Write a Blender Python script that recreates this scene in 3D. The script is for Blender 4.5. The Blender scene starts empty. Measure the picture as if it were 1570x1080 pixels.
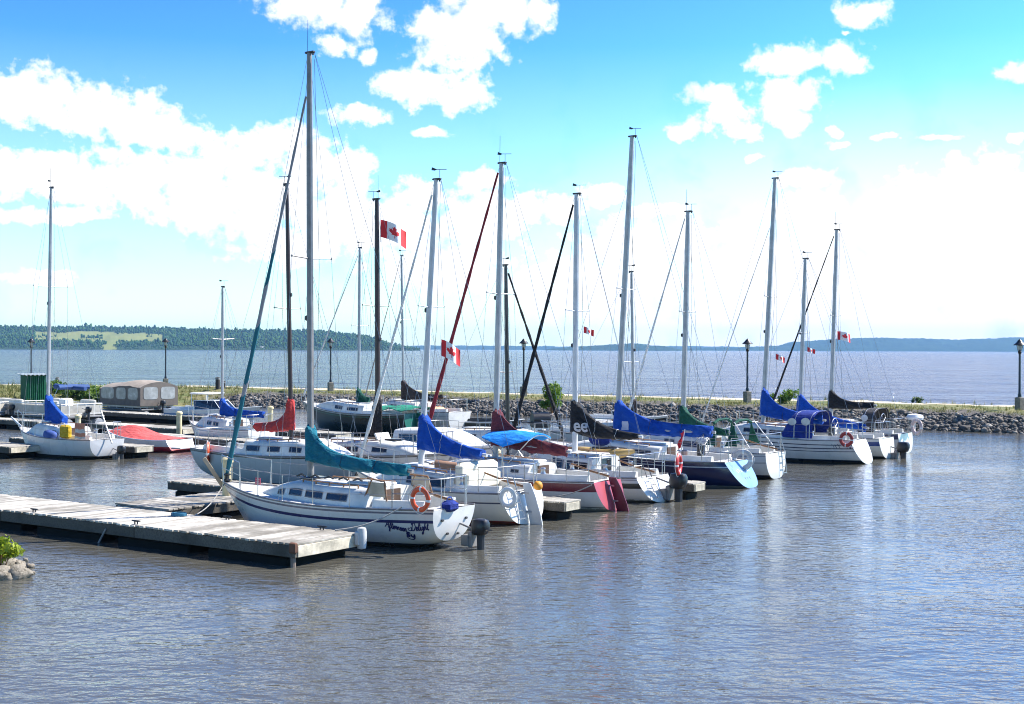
import bpy, math, random
import numpy as np
from mathutils import Vector, Matrix, noise
random.seed(7)
RNG = np.random.default_rng(11)
PI = math.pi
SC = bpy.context.scene
COL = SC.collection

# ------------------------------------------------------------------ camera geometry
CAM_H, FPX, CX = 4.1, 2000.0, 785.0
ROLL = 0.0032
def hor(px): return 535.5 + ROLL * (px - CX)
def ground(px, py, z=0.0):
    d = (CAM_H - z) * FPX / (py - hor(px))
    return Vector(((px - CX) / FPX * d, d, z))
def zpx(px, py, d): return CAM_H - (py - hor(px)) * d / FPX
def xpx(px, d): return (px - CX) / FPX * d

cam = bpy.data.cameras.new('camera'); camo = bpy.data.objects.new('camera', cam); COL.objects.link(camo)
cam.sensor_width = 36; cam.lens = 36 * FPX / 1570
cam.clip_start = 0.1; cam.clip_end = 40000
pitch = (540 - 535.5) / FPX
camo.matrix_world = Matrix.Translation((0, 0, CAM_H)) @ Matrix.Rotation(PI / 2 - pitch, 4, 'X') @ Matrix.Rotation(ROLL, 4, 'Z')
SC.camera = camo

# ------------------------------------------------------------------ materials
def nt(m): return m.node_tree.nodes, m.node_tree.links
def newmat(name):
    m = bpy.data.materials.new(name); m.use_nodes = True
    n, l = nt(m); n.clear()
    out = n.new('ShaderNodeOutputMaterial'); b = n.new('ShaderNodeBsdfPrincipled')
    l.new(b.outputs[0], out.inputs[0])
    return m, n, l, b
def mix(n, l, fac, a, b, blend='MIX'):
    x = n.new('ShaderNodeMix'); x.data_type = 'RGBA'; x.blend_type = blend
    for sock, v in ((x.inputs[0], fac), (x.inputs[6], a), (x.inputs[7], b)):
        if isinstance(v, (int, float)): sock.default_value = v
        elif isinstance(v, (tuple, list)): sock.default_value = (*v[:3], 1)
        else: l.new(v, sock)
    return x.outputs[2]
def math_(n, l, op, a, b=None, c=None, clamp=False):
    x = n.new('ShaderNodeMath'); x.operation = op; x.use_clamp = clamp
    for s, v in zip(x.inputs, (a, b, c)):
        if v is None: continue
        if isinstance(v, (int, float)): s.default_value = v
        else: l.new(v, s)
    return x.outputs[0]
def noise_(n, l, vec, scale, detail=4, rough=.55):
    t = n.new('ShaderNodeTexNoise'); t.inputs['Scale'].default_value = scale
    t.inputs['Detail'].default_value = detail; t.inputs['Roughness'].default_value = rough
    if vec is not None: l.new(vec, t.inputs['Vector'])
    return t.outputs['Fac']
def ramp(n, l, fac, stops):
    r = n.new('ShaderNodeValToRGB'); e = r.color_ramp.elements
    while len(e) < len(stops): e.new(.5)
    for k, (p, c) in enumerate(stops):
        e[k].position = p; e[k].color = (*c, 1) if len(c) == 3 else c
    l.new(fac, r.inputs[0]); return r.outputs[0]
def scale3(c, k): return tuple(min(1, x * k) for x in c)
def objcoord(n): return n.new('ShaderNodeTexCoord').outputs['Object']

MATS = {}
def mat(name, col, rough=.5, metal=0.0, var=.25, vscale=3.0, bump=0.0, bscale=20.0, col2=None, coat=0.0, spec=.5):
    if name in MATS: return MATS[name]
    m, n, l, b = newmat(name)
    oc = objcoord(n)
    f = noise_(n, l, oc, vscale, 5)
    f2 = ramp(n, l, f, [(.35, (0, 0, 0)), (.68, (1, 1, 1))])
    c = mix(n, l, f2, scale3(col, 1 - var), col2 or scale3(col, 1 + var * .4))
    l.new(c, b.inputs['Base Color'])
    b.inputs['Metallic'].default_value = metal
    b.inputs['Specular IOR Level'].default_value = spec
    b.inputs['Coat Weight'].default_value = coat
    r = math_(n, l, 'MULTIPLY_ADD', f, .2, rough - .1)
    l.new(r, b.inputs['Roughness'])
    if bump:
        bn = n.new('ShaderNodeBump'); bn.inputs['Strength'].default_value = bump; bn.inputs['Distance'].default_value = .02
        l.new(noise_(n, l, oc, bscale, 6), bn.inputs['Height']); l.new(bn.outputs[0], b.inputs['Normal'])
    MATS[name] = m; return m

M_GEL = mat('white_gelcoat', (.70, .685, .65), .3, var=.1, vscale=1.5, coat=.2)
M_DECK = mat('deck_gelcoat', (.70, .69, .65), .55, var=.16, vscale=2.5, bump=.1, bscale=60)
M_CREAM = mat('cream_gelcoat', (.76, .70, .56), .4, var=.12)
M_ALU = mat('anodised_aluminium', (.44, .435, .43), .45, .25, var=.2, vscale=4)
M_ALUD = mat('weathered_aluminium', (.28, .255, .24), .5, .2, var=.25, vscale=4)
M_WHITESPAR = mat('white_spar_paint', (.60, .60, .60), .4, .0, var=.15)
M_BLACKSPAR = mat('black_spar_paint', (.022, .018, .017), .35, var=.3)
M_BROWNSPAR = mat('dark_brown_spar', (.045, .022, .02), .4, var=.35)
M_STEEL = mat('stainless_steel', (.42, .42, .43), .3, .7, var=.15)
M_WIRE = mat('rigging_wire', (.35, .35, .36), .35, .6, var=.1)
M_BLACK = mat('black_plastic', (.018, .018, .02), .4, var=.3)
M_DARK = mat('dark_grey_rubber', (.04, .04, .042), .6, var=.3)
M_GLASS = mat('tinted_window', (.018, .02, .025), .08, var=.4, vscale=6, spec=.7)
M_WOOD = mat('varnished_wood', (.28, .14, .06), .5, var=.35, vscale=8)
M_ORANGE = mat('orange_lifebuoy', (.72, .10, .03), .45, var=.15)
M_RED = mat('red_plastic', (.55, .03, .03), .45, var=.2)
M_WHITEP = mat('white_plastic', (.78, .78, .76), .45, var=.1)
M_CONC = mat('concrete', (.20, .18, .145), .85, var=.35, vscale=6, bump=.4, bscale=30)
M_IRON = mat('black_iron', (.02, .022, .025), .4, var=.3)
M_TAN = mat('tan_canvas', (.36, .30, .24), .85, var=.2, bump=.2)
M_CREAMPOST = mat('cream_pile_sleeve', (.66, .56, .33), .6, var=.3, vscale=3, bump=.15)
M_ROPE = mat('grey_rope', (.35, .34, .32), .9, var=.3)
M_ROPEW = mat('white_rope', (.7, .69, .64), .85, var=.2)

def fabric(name, col):
    if name in MATS: return MATS[name]
    m, n, l, b = newmat(name); oc = objcoord(n)
    mp = n.new('ShaderNodeMapping'); mp.inputs['Rotation'].default_value = (0, .5, 0); mp.inputs['Scale'].default_value = (1.2, 3, 5); l.new(oc, mp.inputs[0])
    f = noise_(n, l, mp.outputs[0], 1.6, 5, .6)
    fine = noise_(n, l, oc, 7, 4)
    big = noise_(n, l, oc, 1.1, 5, .6)
    c = mix(n, l, ramp(n, l, fine, [(.3, (0, 0, 0)), (.7, (1, 1, 1))]), scale3(col, .78), scale3(col, 1.15))
    fade = tuple(min(1, x * 1.25 + .012) for x in col)
    c = mix(n, l, ramp(n, l, big, [(.42, (0, 0, 0)), (.75, (.8, .8, .8))]), c, fade)
    l.new(c, b.inputs['Base Color']); b.inputs['Roughness'].default_value = .8
    b.inputs['Sheen Weight'].default_value = .04; b.inputs['Specular IOR Level'].default_value = .25
    bn = n.new('ShaderNodeBump'); bn.inputs['Strength'].default_value = .9; bn.inputs['Distance'].default_value = .11
    l.new(f, bn.inputs['Height']); l.new(bn.outputs[0], b.inputs['Normal'])
    MATS[name] = m; return m
F_TEAL = fabric('teal_canvas', (.0, .125, .18)); F_BLUE = fabric('royal_blue_canvas', (.002, .062, .36))
F_RED = fabric('faded_red_canvas', (.50, .045, .04)); F_BLACK = fabric('black_canvas', (.012, .012, .014))
F_MAROON = fabric('maroon_canvas', (.13, .025, .035)); F_GREEN = fabric('dark_green_canvas', (.005, .07, .045))
F_BROWN = fabric('dark_brown_canvas', (.05, .033, .028)); F_SKY = fabric('bright_blue_canvas', (.01, .26, .75))
F_WHITE = fabric('white_sailcloth', (.72, .71, .68)); F_BGREEN = fabric('bright_green_canvas', (.01, .20, .12))
F_SALMON = fabric('salmon_red_canvas', (.62, .10, .09)); F_YEL = fabric('yellow_fabric', (.60, .38, .02))
F_NAVY = fabric('navy_canvas', (.01, .03, .22)); F_DRED = fabric('wine_red_canvas', (.22, .02, .03)); F_GREY = fabric('charcoal_canvas', (.06, .055, .055))

def hullmat(name, base, bands=(), rough=.25):
    """bands: (kind, lo, hi, colour); kind 'd' = metres below the sheer, 'z' = height above the waterline"""
    m, n, l, b = newmat(name)
    oc = objcoord(n); sp = n.new('ShaderNodeSeparateXYZ'); l.new(oc, sp.inputs[0])
    at = n.new('ShaderNodeAttribute'); at.attribute_name = 'below'
    f = noise_(n, l, oc, 1.3, 5)
    mp = n.new('ShaderNodeMapping'); mp.inputs['Scale'].default_value = (5, 5, .5); l.new(oc, mp.inputs[0])
    st = noise_(n, l, mp.outputs[0], 1.5, 5)
    c = mix(n, l, ramp(n, l, f, [(.35, (0, 0, 0)), (.7, (1, 1, 1))]), scale3(base, .93), base)
    c = mix(n, l, math_(n, l, 'MULTIPLY', ramp(n, l, st, [(.55, (0, 0, 0)), (.75, (1, 1, 1))]), .3), c, scale3((base[0], base[1] * .93, base[2] * .8), .75))
    for kind, lo, hi, bc in bands:
        v = sp.outputs[2] if kind == 'z' else at.outputs['Fac']
        k = math_(n, l, 'MULTIPLY', math_(n, l, 'GREATER_THAN', v, lo), math_(n, l, 'LESS_THAN', v, hi))
        c = mix(n, l, k, c, bc)
    wl = math_(n, l, 'MULTIPLY', math_(n, l, 'LESS_THAN', math_(n, l, 'ADD', sp.outputs[2], math_(n, l, 'MULTIPLY', st, -.12)), .01), .55)
    c = mix(n, l, wl, c, (.05, .045, .025))
    l.new(c, b.inputs['Base Color'])
    l.new(math_(n, l, 'MULTIPLY_ADD', f, .3, rough - .1), b.inputs['Roughness'])
    b.inputs['Coat Weight'].default_value = .15
    return m

# ------------------------------------------------------------------ mesh builder
class MB:
    def __init__(s): s.v = []; s.f = []; s.m = []; s.att = None
    def add(s, vs, fs, mi=0):
        o = len(s.v); s.v += [tuple(p) for p in vs]
        s.f += [tuple(i + o for i in f) for f in fs]; s.m += [mi] * len(fs); return s
    def grid(s, rows, closed=False, mi=0, cap0=False, cap1=False):
        nr, nc = len(rows), len(rows[0]); vs = [p for r in rows for p in r]; fs = []
        for i in range(nr - 1):
            for j in range(nc if closed else nc - 1):
                k = (j + 1) % nc
                fs.append((i * nc + j, i * nc + k, (i + 1) * nc + k, (i + 1) * nc + j))
        if cap0: fs.append(tuple(range(nc))[::-1])
        if cap1: fs.append(tuple((nr - 1) * nc + j for j in range(nc)))
        return s.add(vs, fs, mi)
    def box(s, c, d, mi=0, rot=None, bev=.0):
        x, y, z = (a / 2 for a in d)
        if bev:
            b = min(bev, x * .9, y * .9, z * .9); rows = []
            for zz, ins in ((-z, b), (-z + b, 0), (z - b, 0), (z, b)):
                X, Y = x - ins, y - ins; e = b * .6
                rows.append([Vector(p) for p in ((-X, -Y + e, zz), (-X + e, -Y, zz), (X - e, -Y, zz), (X, -Y + e, zz), (X, Y - e, zz), (X - e, Y, zz), (-X + e, Y, zz), (-X, Y - e, zz))])
            if rot is not None: rows = [[rot @ p for p in r] for r in rows]
            return s.grid([[p + Vector(c) for p in r] for r in rows], True, mi, True, True)
        p = [Vector((sx * x, sy * y, sz * z)) for sz in (-1, 1) for sy in (-1, 1) for sx in (-1, 1)]
        if rot is not None: p = [rot @ q for q in p]
        return s.add([q + Vector(c) for q in p], [(0, 2, 3, 1), (4, 5, 7, 6), (0, 1, 5, 4), (2, 6, 7, 3), (0, 4, 6, 2), (1, 3, 7, 5)], mi)
    def tube(s, pts, r, seg=6, mi=0, flat=1.0, up=None, cap=True):
        pts = [Vector(p) for p in pts]; rr = r if isinstance(r, (list, tuple)) else [r] * len(pts); rows = []
        for i, p in enumerate(pts):
            t = (pts[min(i + 1, len(pts) - 1)] - pts[max(i - 1, 0)]).normalized()
            a = Vector(up) if up else (Vector((0, 0, 1)) if abs(t.z) < .9 else Vector((1, 0, 0)))
            u = t.cross(a).normalized(); w = u.cross(t).normalized()
            rows.append([p + (u * math.cos(k * 2 * PI / seg) * rr[i] * flat + w * math.sin(k * 2 * PI / seg) * rr[i]) for k in range(seg)])
        return s.grid(rows, True, mi, cap, cap)
    def lathe(s, prof, c=(0, 0, 0), seg=14, mi=0):
        rows = [[Vector((c[0] + r * math.cos(2 * PI * k / seg), c[1] + r * math.sin(2 * PI * k / seg), c[2] + z)) for k in range(seg)] for r, z in prof]
        return s.grid(rows, True, mi, True, True)
    def ell(s, c, d, mi=0, nu=8, nv=12):
        rows = []
        for i in range(nu + 1):
            a = -PI / 2 + PI * (i + .02 * (i == 0) - .02 * (i == nu)) / nu
            rows.append([Vector((c[0] + d[0] * math.cos(a) * math.cos(2 * PI * k / nv), c[1] + d[1] * math.cos(a) * math.sin(2 * PI * k / nv), c[2] + d[2] * math.sin(a))) for k in range(nv)])
        return s.grid(rows, True, mi, True, True)
    def build(s, name, mats, parent=None, smooth=True, ang=40):
        me = bpy.data.meshes.new(name); me.from_pydata(s.v, [], s.f)
        for m in (mats if isinstance(mats, (list, tuple)) else [mats]): me.materials.append(m)
        me.polygons.foreach_set('material_index', s.m)
        if s.att:
            for k, vals in s.att.items():
                a = me.attributes.new(k, 'FLOAT', 'POINT'); a.data.foreach_set('value', vals)
        if smooth: smooth_mesh(me, ang)
        me.update()
        o = bpy.data.objects.new(name, me); COL.objects.link(o)
        if parent is not None: o.parent = parent
        return o
def smooth_mesh(me, ang):
    me.polygons.foreach_set('use_smooth', [True] * len(me.polygons))
    try: me.set_sharp_from_angle(angle=math.radians(ang))
    except Exception: pass
def npmesh(name, V, F, m, parent=None, smooth=False, attr=None):
    me = bpy.data.meshes.new(name); k = F.shape[1]
    me.vertices.add(len(V)); me.vertices.foreach_set('co', V.astype(np.float32).ravel())
    me.loops.add(F.size); me.loops.foreach_set('vertex_index', F.astype(np.int32).ravel())
    me.polygons.add(len(F)); me.polygons.foreach_set('loop_start', np.arange(0, F.size, k, dtype=np.int32))
    for mm in (m if isinstance(m, (list, tuple)) else [m]): me.materials.append(mm)
    if attr:
        for nm, vals in attr.items():
            a = me.attributes.new(nm, 'FLOAT', 'POINT'); a.data.foreach_set('value', np.asarray(vals, dtype=np.float32))
    me.update(calc_edges=True); me.validate()
    if smooth: me.polygons.foreach_set('use_smooth', [True] * len(F))
    o = bpy.data.objects.new(name, me); COL.objects.link(o)
    if parent is not None: o.parent = parent
    return o

def tag(o, label=None, cat=None, group=None, kind=None):
    if label: o['label'] = label
    if cat: o['category'] = cat
    if group: o['group'] = group
    if kind: o['kind'] = kind
    return o
def empty(name, loc, rz=0.0, label=None, cat=None, group=None):
    o = bpy.data.objects.new(name, None); COL.objects.link(o); o.empty_display_size = .2
    o.location = loc; o.rotation_euler = (0, 0, rz)
    return tag(o, label, cat, group)
def sm(a, b, x):
    t = max(0, min(1, (x - a) / (b - a))); return t * t * (3 - 2 * t)
def lerp(a, b, t): return a + (b - a) * t

# ------------------------------------------------------------------ hull form
class Hull:
    def __init__(s, L, B, fb, fs, bs=.72, dip=.06, k=.35, kt=-.05, trake=.0, brake=.7, p=.62, umax=.42, full=2.0):
        s.L, s.B, s.fb, s.fs, s.bs, s.dip, s.k, s.kt, s.trake, s.brake, s.p, s.umax, s.full = L, B, fb, fs, bs, dip, k, kt, trake, brake, p, umax, full
    def b(s, u):
        h = s.B / 2
        if u < s.umax: return h * (s.bs + (1 - s.bs) * math.sin(PI / 2 * u / s.umax))
        return max(.015, h * (1 - ((u - s.umax) / (1 - s.umax)) ** s.full))
    def s_(s, u): return s.fs + (s.fb - s.fs) * u ** 1.7 - s.dip * math.sin(PI * u)
    def kk(s, u): return s.kt * (1 - u) ** 2 + s.k * math.sin(PI * min(1, u)) ** .8 + .2 * u * u
    def x(s, u, zr): return s.L * u - s.brake * sm(.55, 1, u) ** 1.5 * (1 - zr) + s.trake * (1 - u) ** 7 * zr
    def pt(s, u, a, side=1):
        kk, sh = s.kk(u), s.s_(u); zr = 1 - math.cos(a)
        if a >= PI / 2: zr = 1
        return Vector((s.x(u, zr), side * s.b(u) * math.sin(a) ** s.p, -kk + (sh + kk) * zr))
    def side(s, x, z, side=1, off=.006):
        u = max(0, min(1, x / s.L))
        for _ in range(6):
            kk, sh = s.kk(u), s.s_(u); zr = max(0, min(1, (z + kk) / (sh + kk))); u = max(0, min(1, u + (x - s.x(u, zr)) / s.L))
        a = math.acos(max(0, min(1, 1 - zr)))
        return Vector((x, side * (s.b(u) * math.sin(a) ** s.p + off), z))
    def sheer(s, u, side=1, inset=0.0, up=0.0):
        return Vector((s.x(u, 1), side * max(.0, s.b(u) - inset), s.s_(u) + up))
    def build(s, root, m, mt=None, tlabel=None):
        N, J = 36, 14; mb = MB(); us = [(i / N) for i in range(N + 1)]
        rows, below = [], []
        for u in us:
            r = [s.pt(u, PI / 2 * j / J, -1) for j in range(J, 0, -1)] + [s.pt(u, PI / 2 * j / J, 1) for j in range(0, J + 1)]
            rows.append(r); below += [s.s_(u) - p.z for p in r]
        mb.grid(rows); mb.att = {'below': below}
        h = mb.build('hull', m, root)
        t = MB(); r = rows[0]; c = sum(r, Vector()) / len(r)
        # transom plate, slightly crowned
        ring = [c + (p - c) * .6 + Vector((-.025, 0, 0)) for p in r]
        t.grid([r, ring]); n0 = len(t.v); t.add([c + Vector((-.03, 0, 0))], []); cidx = len(t.v) - 1
        k = len(r)
        for j in range(k - 1): t.f.append((k + j, k + j + 1, cidx)); t.m.append(0)
        t.f.append((k - 1, 0, k)); t.m.append(0); t.f.append((k - 1, k, 2 * k - 1)); t.m.append(0); t.f.append((2 * k - 1, k, cidx)); t.m.append(0)
        t.att = {'below': [s.s_(0) - p[2] for p in t.v]}
        to = t.build('transom', mt or m, root)
        if tlabel: to['label'] = tlabel
        return h
    def deck(s, root, m, ck=(.05, .34), depth=.38, coam=.16, cin=.55, cout=.66):
        N = 40; rows = []; us = sorted(set([i / N for i in range(N + 1)] + [ck[0], ck[0] + .002, ck[1], ck[1] - .002])) if ck else [i / N for i in range(N + 1)]
        for u in us:
            b, z = s.b(u), s.s_(u); x = s.x(u, 1); ins = ck and ck[0] + .001 <= u <= ck[1] - .001
            r = []
            for f in (-1, -cout - .05, -cout, -cin, -cin + .01, 0, cin - .01, cin, cout, cout + .05, 1):
                dz = .035 * (1 - f * f) - .012
                if ins:
                    if abs(f) < cin - .005: dz = -depth
                    elif abs(f) <= cout + .001: dz = coam
                r.append(Vector((x, f * b * .995, z + dz)))
            rows.append(r)
        mb = MB(); mb.grid(rows); return mb.build('deck', m, root, ang=30)
    def rail(s, root, m, r=.022, u0=0.0, u1=1.0, up=.012, name='toe_rail'):
        for sd in (1, -1):
            mb = MB(); mb.tube([s.sheer(lerp(u0, u1, i / 30), sd, .012, up) for i in range(31)], r, 6)
            mb.build(name, m, root)
SKY_S, CLOUD_S, HAZE, HAZE_C, EXPO, SKY_TINT = .088, .70, .00008, (.30, .58, 1.0), 1.0, (.143, .220, .235)
# ------------------------------------------------------------------ boat fittings
HEAD = Vector((-.81, .588, 0)).normalized()
HANG = math.atan2(HEAD.y, HEAD.x)
RHANG = HANG - PI

class Frame:
    """place of a boat: waterline point under its transom and its heading"""
    def __init__(s, S, ang): s.S = Vector((S[0], S[1], 0)); s.ang = ang; s.h = Vector((math.cos(ang), math.sin(ang), 0))
    def t(s, px):
        k = (px - CX) / FPX
        return (k * s.S.y - s.S.x) / (s.h.x - k * s.h.y)
    def d(s, t): return s.S.y + s.h.y * t
    def z(s, px, py): return zpx(px, py, s.d(s.t(px)))
    def world(s, p):
        p = Vector(p); l = Vector((-s.h.y, s.h.x, 0))
        return s.S + s.h * p.x + l * p.y + Vector((0, 0, p.z))

def cabin(root, H, u0, u1, h, wf=.6, mt=M_DECK, windows=(), front=.42, tum=.13, hatch=True, rails=True, wv=(.34, .74), railmat=None, wmat=None):
    N = 26; rows = []
    def hh(t): return h * (1 if t < 1 - front else 1 - .93 * max(0, (t - 1 + front) / front) ** 1.7) * (1 - .08 * (1 - t))
    def uu(t): return u0 + (u1 - u0) * t
    def yb(t): return min(H.b(uu(t)) * .86, H.B / 2 * wf * (1 - .42 * t ** 2.2))
    def side(t, v, sd, off=0.0):
        u = uu(t); b = yb(t); hz = hh(t)
        return Vector((H.x(u, 1), sd * (b - tum * v * hz / max(h, .01) * 1.0 + off), H.s_(u) - .02 + hz * v))
    for i in range(N + 1):
        t = i / N; hz = hh(t); r = []
        half = [side(t, 0, 1), side(t, .5, 1), side(t, .85, 1)]
        e = side(t, 1, 1); w = e.y
        half += [Vector((e.x, w - .02, e.z + .0)), Vector((e.x, w - .07, e.z + .035)), Vector((e.x, w * .5, e.z + .07)), Vector((e.x, 0, e.z + .085))]
        rows.append(half + [Vector((p.x, -p.y, p.z)) for p in half[-2::-1]])
    mb = MB(); mb.grid(rows, False, 0, True, True); c = mb.build('cabin', mt, root, ang=35)
    for sd in (1, -1):
        for (a, b) in windows:
            w = MB(); n = 5
            lo = [side(lerp(a, b, i / n), wv[0] + .02, sd, .006) for i in range(n + 1)]; hi = [side(lerp(a, b, i / n), wv[1], sd, .006) for i in range(n + 1)]
            w.grid([lo, hi])
            f = .035
            edge = lo + hi[::-1] + [lo[0]]
            w.tube(edge, .014, 4, 1)
            w.build('window', [wmat or M_GLASS, M_ALUD], c, smooth=False)
    if rails:
        for sd in (1, -1):
            g = MB(); tt = [lerp(.12, .62, i / 12) for i in range(13)]
            P = [side(t, 1, sd, -.11) + Vector((0, 0, .10)) for t in tt]; g.tube(P, .016, 5)
            for i in range(0, 13, 3): g.tube([P[i], P[i] - Vector((0, 0, .08))], .018, 5)
            g.build('grab_rail', railmat or M_WOOD, c)
    if hatch:
        t = .08; p = side(t, 1, 0); q = MB(); q.box((H.L * uu(.16), 0, p.z + .10), (H.L * (u1 - u0) * .26, .62, .06), 0, None, .02)
        q.build('sliding_hatch', M_GEL, c)
        p = side(.66, 1, 0); q = MB(); q.box((H.x(uu(.66), 1), 0, p.z + .105), (.46, .46, .05), 0, None, .015); q.build('fore_hatch', M_GLASS if random.random() < .4 else M_WHITEP, c)
    d = MB(); p = side(0, 1, 0); d.box((H.x(u0, 1) - .012, 0, p.z - h * .42), (.03, .5, h * .9)); d.build('companionway_door', mat('dark_wood', (.09, .05, .03), .5) if random.random() < .5 else M_GLASS, c)
    return c, side

def railing(root, H, sd, u0, u1, n, h=.58, wire=.0045, m=M_STEEL):
    us = [lerp(u0, u1, i / (n - 1)) for i in range(n)]
    first = None
    for u in us:
        p = H.sheer(u, sd, .06); mb = MB(); mb.tube([(0, 0, 0), (0, 0, h)], .010, 6); mb.lathe([(.035, 0), (.03, .02), (.014, .03)], seg=8)
        if first is None: o = first = mb.build('stanchion', m, root)
        else: o = first.copy(); COL.objects.link(o); o.parent = root
        o.location = p
    for k in (.98, .52):
        mb = MB(); mb.tube([H.sheer(u, sd, .06, h * k) for u in us], wire, 4); mb.build('lifeline', M_WIRE, root)

def pulpit(root, H, h=.62, u=.84, m=M_STEEL):
    mb = MB(); bow = H.sheer(1, 1, .1, h); bow.y = 0; bow.x -= .02
    L = [H.sheer(u, 1, .06, h), H.sheer(lerp(u, 1, .5), 1, .03, h + .02), H.sheer(.985, 1, -.08, h + .04)]
    top = L + [bow + Vector((.06, 0, .04))] + [Vector((p.x, -p.y, p.z)) for p in L[::-1]]
    mb.tube(top, .0115, 6)
    for q in (L[0], L[2]):
        for sd in (1, -1): mb.tube([(q.x - .05 * (q is L[2]), sd * max(.05, abs(q.y) * .9), q.z - h - .02), (q.x, sd * abs(q.y), q.z)], .010, 6)
    mid = [Vector((p.x, p.y, p.z - h * .48)) for p in top]; mb.tube(mid[:3], .009, 5); mb.tube(mid[4:], .009, 5)
    mb.build('pulpit', m, root)

def pushpit(root, H, h=.62, u=.13, m=M_STEEL, open_=False):
    mb = MB(); A = [H.sheer(u, 1, .06, h), H.sheer(.03, 1, .06, h)]; c0 = H.sheer(0.005, 1, .3, h)
    top = A + [c0] + [Vector((c0.x, -c0.y, c0.z))] + [Vector((p.x, -p.y, p.z)) for p in A[::-1]]
    if open_: mb.tube(top[:3], .0115, 6); mb.tube(top[3:], .0115, 6)
    else: mb.tube(top, .0115, 6)
    mid = [Vector((p.x, p.y, p.z - h * .47)) for p in top]; mb.tube(mid[:3], .01, 5); mb.tube(mid[3:], .01, 5)
    for q in (top[0], top[1], top[2]):
        for sd in (1, -1): mb.tube([(q.x, sd * q.y, q.z - h), (q.x, sd * q.y, q.z)], .010, 6)
    mb.build('pushpit', m, root)

def outboard(root, p, tilt=0.0, col=M_BLACK, leg=.95, lean=0.0, s_=1.0):
    o = empty('outboard_motor', p, 0); o.parent = root; o.rotation_euler = (0, tilt, 0); o.scale = (s_, s_, s_)
    mb = MB(); rows = []
    for z, a, b, dx in ((.0, .11, .10, 0), (.03, .15, .12, -.01), (.13, .18, .135, -.02), (.22, .175, .125, -.03), (.28, .15, .105, -.02), (.295, .08, .06, -.01)):
        rows.append([Vector((dx + a * math.copysign(abs(math.cos(k * PI / 8)) ** .7, math.cos(k * PI / 8)), b * math.copysign(abs(math.sin(k * PI / 8)) ** .7, math.sin(k * PI / 8)), z)) for k in range(16)])
    mb.grid(rows, True, 0, True, True); mb.build('cowling', col, o)
    s = MB(); s.tube([(-.03, 0, .02), (-.04, 0, -leg * .75)], [.085, .065], 8, 0, .8); s.box((-.07, 0, -leg * .72), (.26, .09, .02), 0, None, .006)
    s.tube([(-.16, 0, -leg), (.06, 0, -leg)], [.035, .05], 8); s.tube([(-.03, 0, -leg * .7), (-.03, 0, -leg)], .04, 6, 0, .5)
    s.build('drive_leg', M_DARK, o)
    b = MB(); b.box((.16, 0, -.1), (.10, .2, .3), 0, None, .02); b.box((.26, 0, -.12), (.16, .26, .2), 0, None, .01); b.tube([(.12, .0, .08), (.5, .05, .2)], .018, 6)
    b.build('motor_bracket', M_ALUD, o)
    return o

def rudder(root, H, m, w=.42, y=.0, top=None, x0=None):
    mb = MB(); z1 = (top or H.s_(0)); x1 = H.x(0, 1) - .05; x0_ = H.x(0, 0) - .05
    rows = [[Vector((lerp(x0_, x1, (z + .0) / z1) - dx, y + dy, z)) for dx, dy in ((0, .03), (ww * .5, .035), (ww, .012), (ww, -.012), (ww * .5, -.035), (0, -.03))]
            for z, ww in ((-.35, w), (.25 * z1, w), (.7 * z1, w * .85), (z1, w * .62))]
    mb.grid(rows, True, 0, True, True); r = mb.build('rudder', m, root, ang=30)
    g = MB()
    for f in (.3, .75): g.box((lerp(x0_, x1, f) - .02, y, z1 * f), (.2, .09, .04))
    g.build('rudder_hinge', M_STEEL, r)
    return r

def spar_section(mb, pts, r, fl=.66, seg=12, mi=0):
    mb.tube(pts, r, seg, mi, fl, up=(1, 0, 0)) if False else mb.tube(pts, r, seg, mi)

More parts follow.
